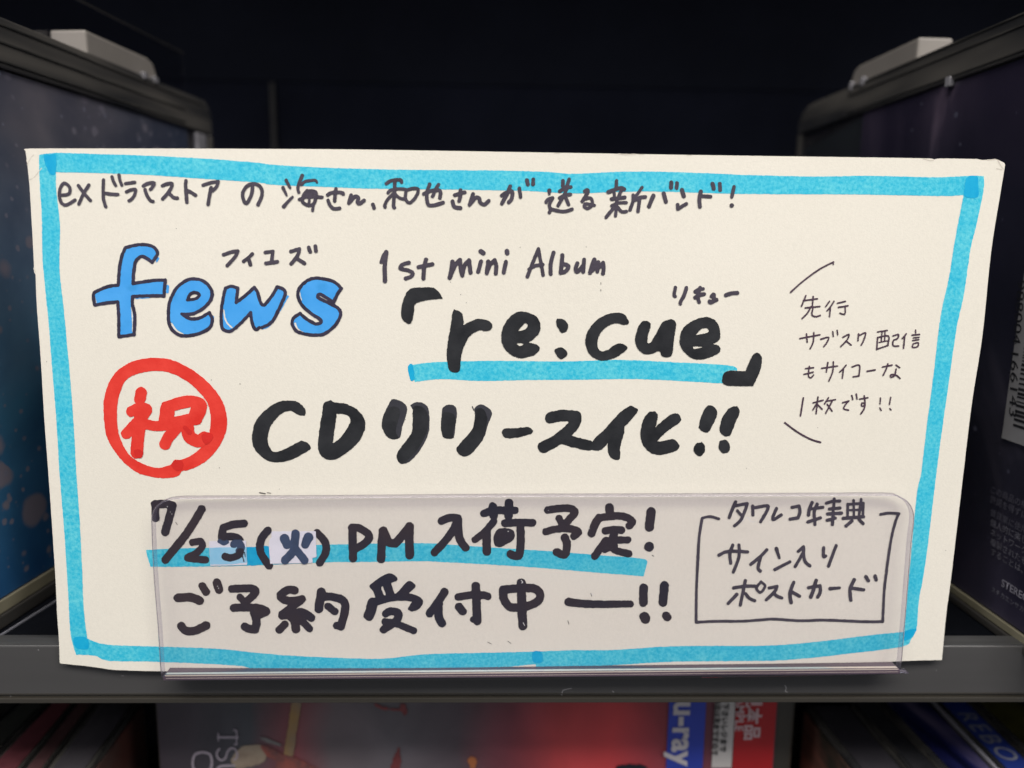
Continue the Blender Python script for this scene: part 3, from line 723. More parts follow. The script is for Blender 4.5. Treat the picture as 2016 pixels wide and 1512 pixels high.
M['lint'] = mat("lint", (.30, .29, .30, 1), .8); M['dust'] = mat("dust", (.62, .60, .62, 1), .8)
def proj_rail(v, layer): h = hit(v, (0, .00295, 0), (0, 1, 0)); return h
def proj_front(v, layer): h = hit(v, (0, HY-.00004, 0), (0, 1, 0)); return h
for ln in ("1.3 1106,1368 1108,1360 1115,1357 1125,1355", "1.2 1545,1349 1548,1355 1546,1360 1550,1363", "1 1206,1360 1208,1363", "1.4 21,1371 21.5,1371", "1.3 1843,1320 1843.5,1320", "1.2 75,1279 76,1280", "1 1700,1300 1706,1301", "1 240,1330 243,1331"):
    ink("lint", ln, M['lint'], rail, 1, None, rough=.15, step=.5, project=proj_rail)
for ln in ("1.0 1462,1026 1468,1020 1473,1019 1478,1026 1485,1027", "1.3 335,1008 335.5,1008", "1.2 338,1012 339,1012", "1.2 329,998 330,997", "1.3 430,1158 430.5,1158", "1.2 428,1154 429,1154", "1.3 1026,1142 1029,1146 1027,1148", "1.2 1030,1226 1033,1232", "1.1 1168,1172 1164,1168", "1.2 1079,1005 1080,1005", "1.2 1160,1040 1161,1041", "1.2 760,1096 761,1096", "1.3 1000,1046 1001,1046"):
    ink("dust_speck", ln, M['dust'], holder, 1, None, rough=.15, step=.5, project=proj_front)
# ------------------------------------------------------------------ display cases on both sides
FN = (0, -math.tan(TILT), 1)
def frame(px, ang):
    O = hit([px], (0, 0, 0), FN)[0]
    U = Vector((math.cos(R(ang)), math.sin(R(ang)), 0)); s = TILT if U.y > 0 else -TILT
    U = (U*math.cos(s)+Vector((0, 0, math.sin(s)))).normalized()
    N = Vector((0, 0, 1)).cross(U).normalized(); V = U.cross(N).normalized()
    mw = Matrix(((U.x, N.x, V.x, O[0]), (U.y, N.y, V.y, O[1]), (U.z, N.z, V.z, O[2]), (0, 0, 0, 1)))
    inv = np.array(mw.inverted())
    def to(px, depth=0.0):
        pt = np.array(O)+np.array(N)*depth
        h = hit(px, pt, N)
        return [((inv @ np.append(a, 1))[0], (inv @ np.append(a, 1))[2]) for a in h]
    return mw, to
def art_mat(name, kind):
    m = bpy.data.materials.new(name); m.use_nodes = True; nt = m.node_tree; b = nt.nodes["Principled BSDF"]
    b.inputs["Roughness"].default_value = .28
    tc = nt.nodes.new("ShaderNodeTexCoord"); L = nt.links.new
    def noise(scale, detail=4, dist=0, stretch=(1, 1, 1), rot=0):
        mp = nt.nodes.new("ShaderNodeMapping"); mp.inputs["Scale"].default_value = stretch; mp.inputs["Rotation"].default_value = (0, rot, 0)
        n = nt.nodes.new("ShaderNodeTexNoise"); n.inputs["Scale"].default_value = scale; n.inputs["Detail"].default_value = detail; n.inputs["Distortion"].default_value = dist
        L(tc.outputs["Object"], mp.inputs[0]); L(mp.outputs[0], n.inputs["Vector"]); return n.outputs[0]
    def ramp(fac, stops):
        r = nt.nodes.new("ShaderNodeValToRGB"); e = r.color_ramp.elements
        while len(e) < len(stops): e.new(.5)
        for q, (p, c) in zip(e, stops): q.position = p; q.color = c
        L(fac, r.inputs[0]); return r.outputs[0]
    def mix(a, bcol, fac, mode='MIX'):
        x = nt.nodes.new("ShaderNodeMix"); x.data_type = 'RGBA'; x.blend_type = mode
        for v, s in ((a, 6), (bcol, 7), (fac, 0)):
            if isinstance(v, (tuple, float, int)): x.inputs[s].default_value = v
            else: L(v, x.inputs[s])
        return x.outputs[2]
    sep = nt.nodes.new("ShaderNodeSeparateXYZ"); L(tc.outputs["Object"], sep.inputs[0])
    def axis(o, a, b_, wob=None):
        mr = nt.nodes.new("ShaderNodeMapRange"); mr.inputs[1].default_value = a; mr.inputs[2].default_value = b_
        L(sep.outputs[o], mr.inputs[0]); out = mr.outputs[0]
        if wob:
            ma = nt.nodes.new("ShaderNodeMath"); ma.operation = 'MULTIPLY_ADD'; ma.inputs[1].default_value = wob[1]; ma.inputs[2].default_value = -.5*wob[1]
            L(noise(wob[0], 3, .6), ma.inputs[0]); ad = nt.nodes.new("ShaderNodeMath"); ad.operation = 'ADD'; L(ma.outputs[0], ad.inputs[0]); L(out, ad.inputs[1]); out = ad.outputs[0]
        return out
    def dots(scale, radius, col, base, thresh, soft=.15, seed=0.0):
        mp = nt.nodes.new("ShaderNodeMapping"); mp.inputs["Location"].default_value = (seed, seed, seed*.7); mp.inputs["Scale"].default_value = (1, 0, 1.0)
        v = nt.nodes.new("ShaderNodeTexVoronoi"); v.inputs["Scale"].default_value = scale; v.inputs["Randomness"].default_value = 1
        dm = nt.nodes.new("ShaderNodeMix"); dm.data_type = 'RGBA'; dm.blend_type = 'ADD'; dm.inputs[0].default_value = .0022*120/scale*0.9
        nz = nt.nodes.new("ShaderNodeTexNoise"); nz.inputs["Scale"].default_value = scale*1.6; L(tc.outputs["Object"], nz.inputs["Vector"])
        L(tc.outputs["Object"], dm.inputs[6]); L(nz.outputs[1], dm.inputs[7])
        L(dm.outputs[2], mp.inputs[0]); L(mp.outputs[0], v.inputs["Vector"])
        s2 = nt.nodes.new("ShaderNodeSeparateXYZ"); L(v.outputs["Color"], s2.inputs[0])
        rr = nt.nodes.new("ShaderNodeMapRange"); rr.inputs[1].default_value = thresh; rr.inputs[2].default_value = 1; rr.inputs[3].default_value = 0; rr.inputs[4].default_value = radius
        L(s2.outputs[0], rr.inputs[0])
        sb2 = nt.nodes.new("ShaderNodeMath"); sb2.operation = 'SUBTRACT'; L(rr.outputs[0], sb2.inputs[0]); L(v.outputs["Distance"], sb2.inputs[1])
        mr = nt.nodes.new("ShaderNodeMapRange"); mr.inputs[1].default_value = 0; mr.inputs[2].default_value = soft; L(sb2.outputs[0], mr.inputs[0])
        return mix(base, col, mr.outputs[0])
    if kind == 'bokeh':
        c = ramp(axis(2, 0, .15, (22, .25)), [(0, (.042, .20, .46, 1)), (.35, (.085, .29, .45, 1)), (.60, (.20, .31, .42, 1)), (.80, (.300, .290, .310, 1)), (1, (.360, .315, .325, 1))])  # grey upper stops paint the reflection haze on the case into the print
        c = mix(c, ramp(noise(38, 5, .4), [(.35, (.45, .5, .6, 1)), (.65, (1.2, 1.15, 1.1, 1))]), .8, 'MULTIPLY')
        c = mix(c, ramp(axis(0, .03, .12), [(0, (1, 1, 1, 1)), (1, (.28, .42, .6, 1))]), 1.0, 'MULTIPLY')
        c = dots(230, .42, (.36, .34, .38, 1), c, .55, .12, .3); c = dots(110, .55, (.36, .33, .37, 1), c, .58, .12, 1.1)
        c = dots(420, .40, (.34, .34, .40, 1), c, .55, .12, 2.3)
    elif kind == 'smoke':
        c = ramp(noise(16, 5, 1.2, (1, 1, .55), .5), [(.36, (.026, .026, .042, 1)), (.52, (.052, .050, .070, 1)), (.68, (.24, .215, .25, 1))])
        c = mix(c, ramp(axis(2, .0, .15, (25, .3)), [(0, (2.2, 2.0, 2.1, 1)), (.22, (1, 1, 1, 1)), (.7, (.9, .9, 1, 1)), (.9, (2.2, 1.8, 1.9, 1))]), 1.0, 'MULTIPLY')  # lighter top stop paints a hazy reflection into the print colour
        c = dots(300, .30, (.20, .20, .26, 1), c, .75, .12, .7)
    elif kind == 'concert':
        c = ramp(axis(0, -.09, .088, (26, .08)), [(0, (.070, .056, .070, 1)), (.10, (.065, .070, .082, 1)), (.175, (.24, .070, .080, 1)), (.23, (.165, .135, .145, 1)), (.32, (.150, .135, .150, 1)),
            (.43, (.110, .085, .100, 1)), (.51, (.24, .060, .080, 1)), (.60, (.48, .060, .065, 1)), (.68, (.58, .060, .066, 1)), (.74, (.36, .055, .070, 1)), (.80, (.22, .060, .085, 1)), (1, (.16, .055, .075, 1))])
        c = mix(c, ramp(noise(30, 4, .8), [(.35, (.65, .65, .65, 1)), (.66, (1.15, 1.12, 1.12, 1))]), .8, 'MULTIPLY')
    elif kind == 'blueart':
        c = ramp(noise(60, 4, 1, (1, .25, 1), .2), [(.42, (.004, .005, .022, 1)), (.56, (.012, .014, .075, 1)), (.70, (.13, .11, .20, 1))])
    L(c, b.inputs["Base Color"])
    return m
M['art_left'] = art_mat("snow_blue_artwork_with_haze", 'bokeh'); M['art_right'] = art_mat("dark_smoke_artwork_with_haze", 'smoke'); M['concert'] = art_mat("concert_photo_print", 'concert')
M['art_blue'] = art_mat("deep_blue_artwork", 'blueart')
M['frame'] = mat("smoked_plastic_with_highlights", (.030, .030, .032, 1), .16, .65, col2=(.17, .155, .135, 1), nscale=30, stretch=(.4, 1, 2.6), ramp=(.42, .78), detail=2)  # paler streaks are painted highlights and haze of the clear plastic
M['ridge'] = mat("case_ridge_plastic", (.030, .029, .028, 1), .2, .6, col2=(.12, .112, .10, 1), nscale=40, ramp=(.45, .75), stretch=(.4, 1, 1))
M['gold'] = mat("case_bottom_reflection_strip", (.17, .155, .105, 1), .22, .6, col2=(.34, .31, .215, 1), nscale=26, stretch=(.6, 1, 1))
M['lower'] = mat("case_tray_plastic", (.045, .042, .038, 1), .35, .5, noise=.2, nscale=40)
M['lock'] = mat("white_lock_plastic", (.245, .222, .20, 1), .4, .4, noise=.05, nscale=60)
M['hinge'] = mat("silver_hinge_plastic", (.30, .29, .31, 1), .2, .6, .2, noise=.5, nscale=150, stretch=(1, 1, .2))
M['cover'] = clear("case_clear_cover", (.90, .90, .92, 1), .10, 1.45)
M['grime'] = mat("grey_tint_panel", (.050, .056, .058, 1), .25, .5, noise=.25, nscale=22)
def quad(name, c4, y, m, parent, thick=.0002):
    return prism(name, c4, y, y+thick, m, parent)
# ---- left case
mwL, toL = frame((0, 1242), 84.6)
caseL = empty("display_case", mwL)
tag(caseL, "clear display case at the left with blue snow-speckled artwork and white lock", "CD case", "clear locked display cases beside the handwritten card")
t = toL([(55, 50), (315, 162), (415, 203)]); hL = float(np.mean([a[1] for a in t])); uB = float(t[2][0]); uF = -.006
a0, a1, a2 = toL([(0, 125), (175, 192), (375, 260)]); hA = float(np.mean([a0[1], a1[1], a2[1]])); uA = float(a2[0])
g0, g1, g2, g3 = toL([(0, 1178), (108, 1125), (0, 1210), (108, 1144)])
zg1 = float((g0[1]+g1[1])/2); zg0 = float((g2[1]+g3[1])/2)
print('L', uB, hL, hA, uA, zg0, zg1, t)
TH = .0125
prism("case_body", [(uF, 0), (uB-.0002, 0), (uB-.0002, hL-.006), (uB-.0015, hL-.0028), (uB-.0045, hL-.0008), (uF, hL-.0006)], .0020, TH, M['frame'], caseL, .0006)
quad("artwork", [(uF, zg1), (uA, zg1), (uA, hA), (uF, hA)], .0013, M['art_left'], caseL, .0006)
prism("top_bar", [(uF, hA+.0004), (uB, hA+.0004), (uB, hL-.005), (uB-.0012, hL-.0022), (uB-.0042, hL-.0002), (uF, hL)], 0, .0019, M['frame'], caseL, .0005)
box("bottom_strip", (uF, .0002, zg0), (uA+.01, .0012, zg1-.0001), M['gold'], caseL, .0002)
box("base_bar", (uF, -.0002, .0001), (uB, .0019, zg0-.0002), M['lower'], caseL, .0004)
box("back_bar", (uB-.0022, 0, zg1), (uB, .0019, hA), M['frame'], caseL, .0003)
s0, s1 = toL([(389, 275), (408, 275)])
zs = toL([(398, 263)])[0][1]
box("hinge", (float(s0[0]), .0, zg1+.0002), (float(s1[0]), .0018, float(zs)), M['hinge'], caseL, .0005)
for dz, m in ((.0022, 'ridge'), (.0062, 'ridge'), (.0105, 'ridge')):
    box("ridge", (uF, -.00035, hL-dz), (uB-.02 if dz > .003 else uB-.006, .0001, hL-dz+.0005), M[m], caseL, .0001)
quad("clear_cover", [(uF, zg1), (uB-.003, zg1), (uB-.003, hA-.0001), (uF, hA-.0001)], .0006, M['cover'], caseL, .0004)
k0, k1, k2 = toL([(178, 100), (315, 158), (178, 52)])
def lock_block(parent, ua, ub, z0, h, flip, m):
    w_ = .0105; c = .0028
    if not flip: poly = [(ua, z0), (ub, z0), (ub, z0+h*.45), (ub-.0016, z0+h*.85), (ub-.005, z0+h), (ua, z0+h)]
    else: poly = [(ua, z0), (ub, z0), (ub, z0+h), (ua+.005, z0+h), (ua+.0016, z0+h*.85), (ua, z0+h*.45)]
    return prism("lock_block", poly, .0010, .0010+w_, m, parent, .0007)
lb = lock_block(caseL, float(k0[0]), float(k1[0]), hL-.0004, float(k2[1]-k0[1]), False, M['lock'])
ku = float(k1[0])
for du in (-.010, -.004):
    box("catch", (ku+du, -.0006, hL-.0012), (ku+du+.0022, .001, hL+.0009), M['hinge'], caseL, .0003)
fa, fb = toL([(130, -6), (300, 74)], .0118)
prism("top_fin", [(uF, hL-.0004), (float(fb[0])+.02, hL-.0004), (float(fb[0])+.02, float(fb[1])), (float(fa[0]), float(fa[1])), (uF, float(fa[1]))], .0115, .0120, M['cover'], caseL)
box("fin_edge", (uF, .0114, float(fb[1])-.0002), (float(fb[0])+.02, .0121, float(fb[1])+.0001), M['lower'], caseL)
# ---- right case
mwR, toR = frame((1869, 1183), -88.2)
caseR = empty("display_case", mwR)
tag(caseR, "clear display case at the right with dark smoky artwork and barcode sticker", "CD case", "clear locked display cases beside the handwritten card")
t = toR([(1574, 215), (1700, 160), (1799, 110), (2016, 22)]); hR = float(np.mean([a[1] for a in t])); uB = float(t[0][0]); uF = .036
a = toR([(1693, 217), (1887, 155), (2016, 122)]); hA = float(np.mean([q_[1] for q_ in a])); uA = float(a[0][0])
g = toR([(1872, 1154), (2016, 1252), (1869, 1167), (2016, 1270)]); zg1 = float((g[0][1]+g[1][1])/2); zg0 = float((g[2][1]+g[3][1])/2)
print('R', uB, hR, hA, uA, zg0, zg1, t)
prism("case_body", [(uB+.0002, 0), (uF, 0), (uF, hR-.0006), (uB+.0095, hR-.0008), (uB+.0035, hR-.0028), (uB+.0002, hR-.0068)], .0020, TH, M['frame'], caseR, .0006)
quad("artwork", [(uA, zg1), (uF, zg1), (uF, hA), (uA, hA)], .0013, M['art_right'], caseR, .0006)
quad("tinted_panel", [(uB+.003, zg1), (uA-.0004, zg1), (uA-.0004, hA-.001), (uB+.003, hA-.006)], .0014, M['grime'], caseR, .0005)
prism("top_bar", [(uB, hA+.0004), (uF, hA+.0004), (uF, hR), (uB+.009, hR-.0002), (uB+.003, hR-.0022), (uB, hR-.006)], 0, .0019, M['frame'], caseR, .0005)
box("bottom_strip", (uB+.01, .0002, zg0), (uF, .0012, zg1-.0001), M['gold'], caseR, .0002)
box("base_bar", (uB, -.0002, .0001), (uF, .0019, zg0-.0002), M['lower'], caseR, .0004)
box("back_bar", (uB, 0, zg1), (uB+.0026, .0019, hA), M['lower'], caseR, .0003)
for dz in (.0008, .0034, .0092):
    box("ridge", (uB+.04, -.00035, hR-dz), (uF, .0001, hR-dz+.0005), M['ridge'], caseR, .0001)
quad("clear_cover", [(uB+.003, zg1), (uF, zg1), (uF, hA-.0001), (uB+.003, hA-.0001)], .0006, M['cover'], caseR, .0004)
k = toR([(1799, 110), (1669, 168), (1799, 66)])
lb = lock_block(caseR, float(k[1][0]), float(k[0][0]), hR-.0004, float(k[2][1]-k[0][1]), True, M['lock'])
ku = float(k[1][0])
for du, s_ in ((.002, .0014), (.009, .0024), (.0565, .0022)):
    box("catch", (ku+du, -.0006, hR-.0016-(.010 if du > .05 else 0)), (ku+du+s_, .001, hR+.0011-(.010 if du > .05 else 0)), M['hinge'], caseR, .0003)
# sticker with number and bars
M['sticker'] = mat("grey_white_sticker", (.235, .23, .235, 1), .45, .4, noise=.12, nscale=60)
M['print'] = mat("dark_print", (.012, .012, .014, 1), .5)
M['dim'] = mat('dim_print', (.14, .135, .16, 1), .5, noise=.5, nscale=500)
M['pale'] = mat("pale_print", (.24, .23, .27, 1), .5, noise=.3, nscale=400)
c4 = toR([(2014, 482), (1978, 865)]); su0 = float((c4[0][0]+c4[1][0])/2); st_, sb_ = float(c4[0][1]), float(c4[1][1])
quad("barcode_sticker", [(su0, sb_), (uF-.001, sb_), (uF-.001, st_), (su0, st_)], .0002, M['sticker'], caseR, .0003)
dg0, dg1, bar0 = toR([(2008, 620), (1992, 800), (2008, 690)])
ub = su0+.0012
def fit_text(name, st, p_a, p_b, cap, m):
    """number reading downwards from photographed point p_a to p_b on the case face"""
    a, b = toR([p_a, p_b]); Lt = float(a[1]-b[1])
    o = text_mesh(name, st, 1.0, m, caseR, (1, 0, 0), (0, 1, 0), (0, 0, 0))
    xs2 = [v.co.x for v in o.data.vertices]; hs = [v.co.y for v in o.data.vertices]; x0, x1 = min(xs2), max(xs2); h1 = max(hs)
    for v in o.data.vertices:
        t = (v.co.x-x0)/(x1-x0); x = float(a[0])*(1-t)+float(b[0])*t
        v.co = (x+v.co.y/h1*cap, .0001, float(a[1])-t*Lt)
ca, cb = toR([(1990, 735), (2005, 735)]); cap = float(cb[0]-ca[0])
fit_text("number", "988004", (2003, 551), (1993, 676), cap, M['print'])
fit_text("number", "166143", (1990, 693), (1986, 818), cap, M['print'])
xb = float(toR([(2008, 735)])[0][0]); zz = float(dg1[1])+.0385
rb = random.Random(3)
while zz > float(dg1[1])-.004:
    wd = rb.choice((.00025, .0004, .0006)); quad("bar", [(xb, zz-wd), (uF-.003, zz-wd), (uF-.003, zz), (xb, zz)], .0001, M['print'], caseR, .00008); zz -= wd+rb.choice((.0003, .0005, .0008))
s = toR([(1970, 1153)])[0]
text_mesh("lettering", "STEREO", .0026, M['pale'], caseR, (1, 0, 0), (0, 0, 1), (float(s[0]), .0001, float(s[1])), .00004)
s = toR([(1950, 1163)])[0]
text_mesh("small_print", "スチカエンサカナイ ステレオ", .0016, M['dim'], caseR, (1, 0, 0), (0, 0, 1), (float(s[0]), .0001, float(s[1])), 0)
for i, ln in enumerate(("この商品の権利者の", "許諾を得ずに無断で", "賃貸業に使用する", "個人的に楽しむ", "ネットワーク等", "複製されたもの", "することは、著作権")):
    s = toR([(1948, 968+i*19+(8 if i > 1 else 0))])[0]
    text_mesh("small_print", ln, .0021, M['dim'] if i > 2 else mat("faint_print", (.085, .082, .105, 1), .5), caseR, (1, 0, 0), (0, 0, 1), (float(s[0]), .0001, float(s[1])), 0)

# thin clear strip lying on the shelf beside the left case
a, b = hit([(0, 1253), (108, 1186)], (0, 0, 0), FN); d = (b-a)/np.linalg.norm(b-a)
A = a-d*.002; B = a+d*.14; nrm = np.array([-d[1], d[0], 0])*.00015
lip = mesh_obj("shelf_divider", [A-nrm, A+nrm, B+nrm, B-nrm, A-nrm+[0, 0, .0004], A+nrm+[0, 0, .0004], B+nrm+[0, 0, .0004], B-nrm+[0, 0, .0004]],
               [(0, 1, 2, 3), (7, 6, 5, 4), (4, 5, 1, 0), (5, 6, 2, 1), (6, 7, 3, 2), (7, 4, 0, 3)], mat("pale_plastic_edge", (.22, .22, .25, 1), .3))
tag(lip, "thin pale plastic divider strip on the black shelf beside the left case", "shelf divider")

# ------------------------------------------------------------------ lower row: flat package in the middle
PY = .035
def lowp(px): h = hit(px, (0, PY, 0), (0, 1, 0)); return [(float(q_[0]), float(q_[2])) for q_ in h]
def proj_low(v, layer):
    h = hit(v, (0, PY, 0), (0, 1, 0)); h[:, 1] -= layer*.00005; return h
pkg = empty("disc_package"); tag(pkg, "red and dark concert disc package with blue strip and sample stickers below the rail", "disc package")
l, r, e = lowp([(303, 1450), (1567, 1450), (1527, 1450)])
ztop = -.0105
box("case_body", (l[0], PY+.0012, -.150), (r[0], PY+.014, ztop), mat("package_plastic", (.045, .040, .032, 1), .3, .5, noise=.15, nscale=60), pkg, .001)
box("cover_print", (l[0]+.0012, PY+.0002, -.149), (e[0], PY+.0011, ztop-.0006), M['concert'], pkg)
def strip(name, xl, xr, z0, z1, m, lay):
    a = lowp([(xl, 1450), (xr, 1450)])
    return box(name, (a[0][0], PY-lay*.00025, z0), (a[1][0], PY+.0001-(lay-1)*.00025, z1), m, pkg)
zbot = lowp([(1420, 1510)])[0][1]
strip("blue_strip", 1314, 1386, -.149, ztop-.0008, mat("blue_print", (.032, .060, .42, 1), .3, noise=.1, nscale=50), 1)
strip("sample_sticker", 1445, 1524, -.149, ztop-.0008, mat("red_sticker", (.42, .014, .018, 1), .4, noise=.08, nscale=50), 1)
strip("notice_sticker", 1404, 1443, zbot, ztop-.0008, mat("white_sticker", (.55, .52, .50, 1), .5, noise=.06, nscale=80), 1)
M['white_print'] = mat("grey_white_print", (.56, .52, .54, 1), .45)
M['pinkprint'] = mat("pale_pink_print", (.60, .42, .43, 1), .45)
K = (.035+.156)/1456*1.0     # metres per photograph pixel at the package
def down_text(s, xbase, ystart, em, m, ex, sp=1.0, sx=1.0, lay=2):
    a = lowp([(xbase, ystart)])[0]
    return text_mesh("lettering", s, em*K, m, pkg, (0, 0, -1), (1, 0, 0), (a[0], PY-lay*.0003, a[1]), ex*K, sp, sx)
down_text("Blu-ray", 1330, 1329, 70, M['white_print'], 2.2, 1.03)
down_text("見本品", 1472, 1359, 38, M['pinkprint'], 1.2, 1.0)
down_text("SAMPLE", 1450, 1360, 26, M['pinkprint'], .7, 1.04)
tb = mat("blurred_print", (.04, .038, .038, 1), .6)
down_text("この商品は見本ですので", 1409, 1346, 15, tb, .5, 1.0)
down_text("お持ち下さいレジまで", 1425, 1340, 16, tb, .6, 1.05)
SER = """@ 300 1370 5.04
22 655,408 845,408;13 838,345 838,480;16 812,335 840,345;16 815,480 842,474;12 657,372 657,440
18 668,522 642,560 650,610 690,636 725,615 745,560 775,522 815,520 840,560 840,610 812,632
22 815,690 720,690 660,705 648,750 665,800 720,815 815,815
24 500,556 430,575 402,650 420,730 500,755 575,730 592,650 570,575 500,556
"""
ink("lettering", SER, mat("lilac_print", (.38, .33, .38, 1), .5), pkg, 3, "pale serif letters printed sideways at the left of the cover", project=proj_low, rough=.3)
ink("printed_shape", "@ 300 1370 5.04\nP 1392,60 1478,60 1440,300 1390,600 1310,590 1350,300", mat("yellow_print", (.36, .215, .075, 1), .5, col2=(.24, .19, .16, 1), nscale=60), pkg, 2, "yellow stick printed on the cover", project=proj_low, rough=1)
ink("printed_shape", "@ 300 1370 5.04\nP 850,530 920,495 1020,480 1100,500 1150,560 1100,650 1000,690 850,720 780,640", mat("skin_print", (.34, .27, .20, 1), .5, col2=(.14, .085, .065, 1), nscale=70, ramp=(.42, .62)), pkg, 2, "pale round shape printed on the cover", project=proj_low, rough=1.5)
ink("printed_shape", "@ 300 1370 5.04\nP 1080,500 1180,510 1300,580 1400,600 1600,700 1650,760 1250,760 1230,650 1130,590", mat("orange_print", (.30, .085, .065, 1), .5, col2=(.10, .055, .06, 1), nscale=110, ramp=(.4, .6)), pkg, 3, "orange red cloth printed on the cover", project=proj_low, rough=1.5)
ink("printed_shape", "@ 300 1370 5.04\nP 1050,400 1130,420 1250,460 1290,500 1200,480 1100,440", mat("pale_glint_print", (.20, .19, .185, 1), .5), pkg, 2, "pale glint printed on the cover", project=proj_low, rough=1)
ink("printed_shape", "@ 1008 1212 4\nP 820,1200 850,1175 950,1165 1040,1180 1080,1250 900,1290 800,1260", mat("hair_print", (.012, .012, .022, 1), .5), pkg, 2, "dark hair printed at the lower edge", project=proj_low, rough=1.5)
ink("printed_shape", "18 930,1498;12 931,1507", mat("amber_print", (.42, .14, .05, 1), .5), pkg, 2, "small amber light printed on the cover", project=proj_low, rough=1)
ink("printed_shape", "@ 504 1212 4\nP 940,690 1000,715 1130,735 1140,700 1180,705 1185,770 1160,785 1140,750 1040,745 950,720\nP 1120,1040 1140,1140 1130,1200 1080,1250 1060,1200", mat("red_light_print", (.22, .050, .052, 1), .5, noise=.3, nscale=90), pkg, 2, "red stage lights printed on the cover", project=proj_low, rough=1.5)
# ------------------------------------------------------------------ lower row: cases standing edge-on at both sides
ZT = -.045
def on_top(px, z=ZT): return hit(px, (0, 0, z), (0, 0, 1))
def edge_case(label, l0, l1, m_top, ztop=ZT, inner=None, inner_side=1, yfar=None, cat="CD case", group=None, m_body=None, lipm=None):
    """case standing on its edge, its top seen between two photographed lines l0 and l1 ((x,y),(x,y))"""
    root = empty("standing_case"); tag(root, label, cat, group)
    pts = []
    for ln in (l0, l1):
        a, b = on_top(ln, ztop); d = (b-a)/(b-a)[1]
        yf = .12 if yfar is None else yfar
        pts.append((a+d*(.012-a[1]), a+d*(yf-a[1])))
    (n0, f0), (n1, f1) = pts
    H_ = .13
    def blk(name, A0, A1, B0, B1, zt_, zb_, m, bv=.0004):
        v = [A0, A1, B1, B0]; v = [(q_[0], q_[1], zb_) for q_ in v]+[(q_[0], q_[1], zt_) for q_ in v]
        o = mesh_obj(name, v, [(0, 3, 2, 1), (4, 5, 6, 7), (0, 1, 5, 4), (1, 2, 6, 5), (2, 3, 7, 6), (3, 0, 4, 7)], m, root)
        if bv: bev(o, bv)
        return o
    blk("case_body", n0, n1, f0, f1, ztop, ztop-H_, m_body or M['frame'])
    L_ = lambda a, b, t: a+(b-a)*t
    blk("top_strip", L_(n0, n1, .14), L_(n0, n1, .86), L_(f0, f1, .14), L_(f0, f1, .86), ztop+.0003, ztop-.0002, m_top, 0)
    blk("rim", L_(n0, n1, .94), n1, L_(f0, f1, .94), f1, ztop+.0005, ztop-.0001, lipm or M['ridge'], 0)
    if inner:
        s = 1 if inner_side > 0 else 0
        A, B = (n1, f1) if s else (n0, f0)
        sg = .0006 if s else -.0006
        v = [(A[0]+sg, A[1], ztop-.0015), (B[0]+sg, B[1], ztop-.0015), (B[0]+sg, B[1], ztop-H_+.002), (A[0]+sg, A[1], ztop-H_+.002)]
        v2 = [(x-sg*.8, y, z) for x, y, z in v]
        f = [(0, 1, 2, 3), (7, 6, 5, 4), (4, 5, 1, 0), (5, 6, 2, 1), (6, 7, 3, 2), (7, 4, 0, 3)]
        mesh_obj("inner_sleeve", v+v2, f, inner, root)
    return root, pts
GL = "disc cases standing edge-on in the lower left"; GR = "disc cases standing edge-on in the lower right"
top_dark = mat("dark_spine_paper", (.040, .037, .044, 1), .3, col2=(.10, .09, .10, 1), nscale=45, ramp=(.45, .8), stretch=(1, .4, 1))
top_red = mat("wine_spine_paper", (.15, .045, .055, 1), .35, noise=.35, nscale=50)
top_brown = mat("red_brown_spine_paper", (.10, .050, .052, 1), .35, noise=.3, nscale=50)
top_grn = mat("grey_green_spine_paper", (.050, .052, .046, 1), .35, noise=.3, nscale=60)
sleeve_brown = mat("brown_sleeve", (.11, .085, .075, 1), .4, col2=(.13, .05, .04, 1), nscale=40)
sleeve_peach = mat("peach_sleeve", (.06, .05, .038, 1), .4, col2=(.42, .15, .11, 1), nscale=26, ramp=(.4, .6), stretch=(1, .6, 2))
la = ((-60, 1468), (37, 1384)); lb_ = ((0, 1478), (93, 1384)); lc = ((6, 1479), (99, 1384)); ldd = ((44, 1512), (146, 1385)); ld2 = ((50, 1512), (150, 1385)); le = ((88, 1512), (184, 1385)); le2 = ((94, 1512), (189, 1385)); lf = ((180, 1512), (262, 1400))
lz = ((-100, 1440), (0, 1365)); lz2 = ((-68, 1466), (31, 1382))
edge_case("grey green edge of the leftmost standing case", lz, lz2, top_grn, group=GL)
edge_case("dark grey edge of the second standing case from the left", la, lb_, top_grn, group=GL)
edge_case("wine red edge of a standing case between two dark ones", lc, ldd, top_red, group=GL)
edge_case("narrow red brown edge of a standing case", ld2, le, top_brown, group=GL)
A, B = on_top(lf); bb = (B-A)/(B-A)[1]
def far_y(ln, px):
    """depth at which the vertical back edge of the case with top line ln meets the photographed column"""
    a, b = on_top(ln); d = (b-a); n = np.array([d[1], -d[0], 0.0])
    return float(hit([px], a, n)[0][1])
yf = far_y(lf, (283, 1450)); print('far', yf)
edge_case("broad dark standing case next to the concert package, brown sleeve facing it", le2, lf, top_dark, inner=sleeve_brown, inner_side=1, yfar=yf, group=GL)
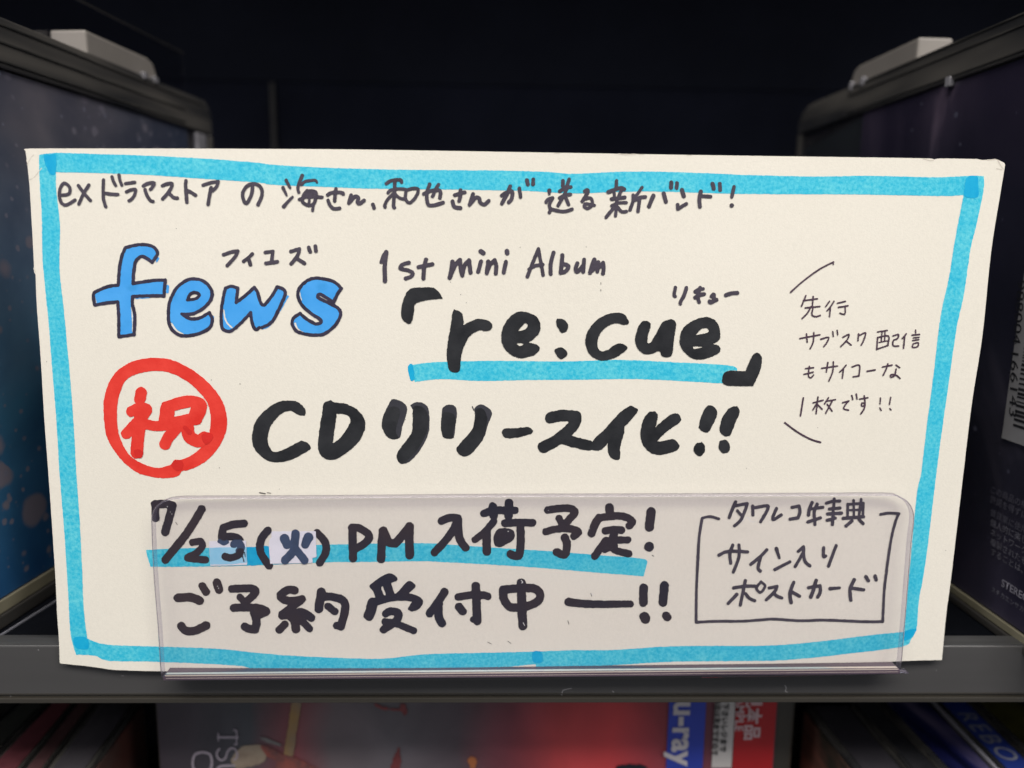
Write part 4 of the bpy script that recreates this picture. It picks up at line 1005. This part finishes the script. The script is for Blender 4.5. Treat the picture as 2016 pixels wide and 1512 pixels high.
lh = ((1682, 1512), (1587, 1391)); li = ((1772, 1500), (1688, 1400)); li2 = ((1778, 1500), (1693, 1400)); lj = ((1847, 1512), (1736, 1394)); lj2 = ((1852, 1512), (1741, 1394)); lk = ((1962, 1512), (1836, 1379)); lk2 = ((1970, 1512), (1842, 1379)); ll = ((2042, 1512), (1908, 1382)); ll2 = ((2050, 1512), (1914, 1382)); lm = ((2180, 1512), (2016, 1382))
yf2 = far_y(lh, (1583, 1450)); print('far', yf2)
edge_case("dark clear case with a peach and brown sleeve facing the concert package", lh, li, top_dark, inner=sleeve_peach, inner_side=-1, yfar=yf2, group=GR)
edge_case("charcoal standing case beside the blue artwork case", li2, lj, mat("charcoal_top", (.028, .028, .032, 1), .3, noise=.4, nscale=40), group=GR)
edge_case("standing case with deep blue smoky artwork edge", lj2, lk, M['art_blue'], group=GR, lipm=mat("white_rim", (.30, .29, .33, 1), .4))
spine_blue = mat("royal_blue_spine", (.010, .012, .050, 1), .3, col2=(.020, .040, .22, 1), nscale=14, ramp=(.35, .6))
rt, pts = edge_case("royal blue spine with large pale capitals at the lower right", lk2, ll, spine_blue, group=GR)
edge_case("olive yellow edge of the rightmost standing case", ll2, lm, mat("olive_top", (.055, .050, .012, 1), .4, noise=.4, nscale=50), group=GR)
# capitals on the blue spine, reading towards the shopper
(n0, f0), (n1, f1) = pts
d = (n0-f0)/np.linalg.norm(n0-f0)
o1 = on_top([(1938, 1484)], ZT+.0004)[0]
mid = on_top([(1885, 1400)], ZT+.0004)[0]
wdt = abs(n1[0]-n0[0]); xl = np.array([1.0, 0, 0])
base = f0+d*0
def base_at(y, t): a = f0+(n0-f0)*((f0[1]-y)/(f0[1]-n0[1])); return a+np.array([wdt*t, 0, 0])
ref = on_top([(1960, 1480)], ZT+.0004)[0]
cap = wdt*.56; em = cap/.70
b0 = base_at(float(ref[1]), .22)
text_mesh("lettering", "REBO", em, mat("pale_spine_print", (.22, .23, .28, 1), .4), rt, tuple(d), (1, 0, 0), (float(b0[0])-float(d[0])*em*2.35, float(b0[1])-float(d[1])*em*2.35, ZT+.00045), 0, 1.25)
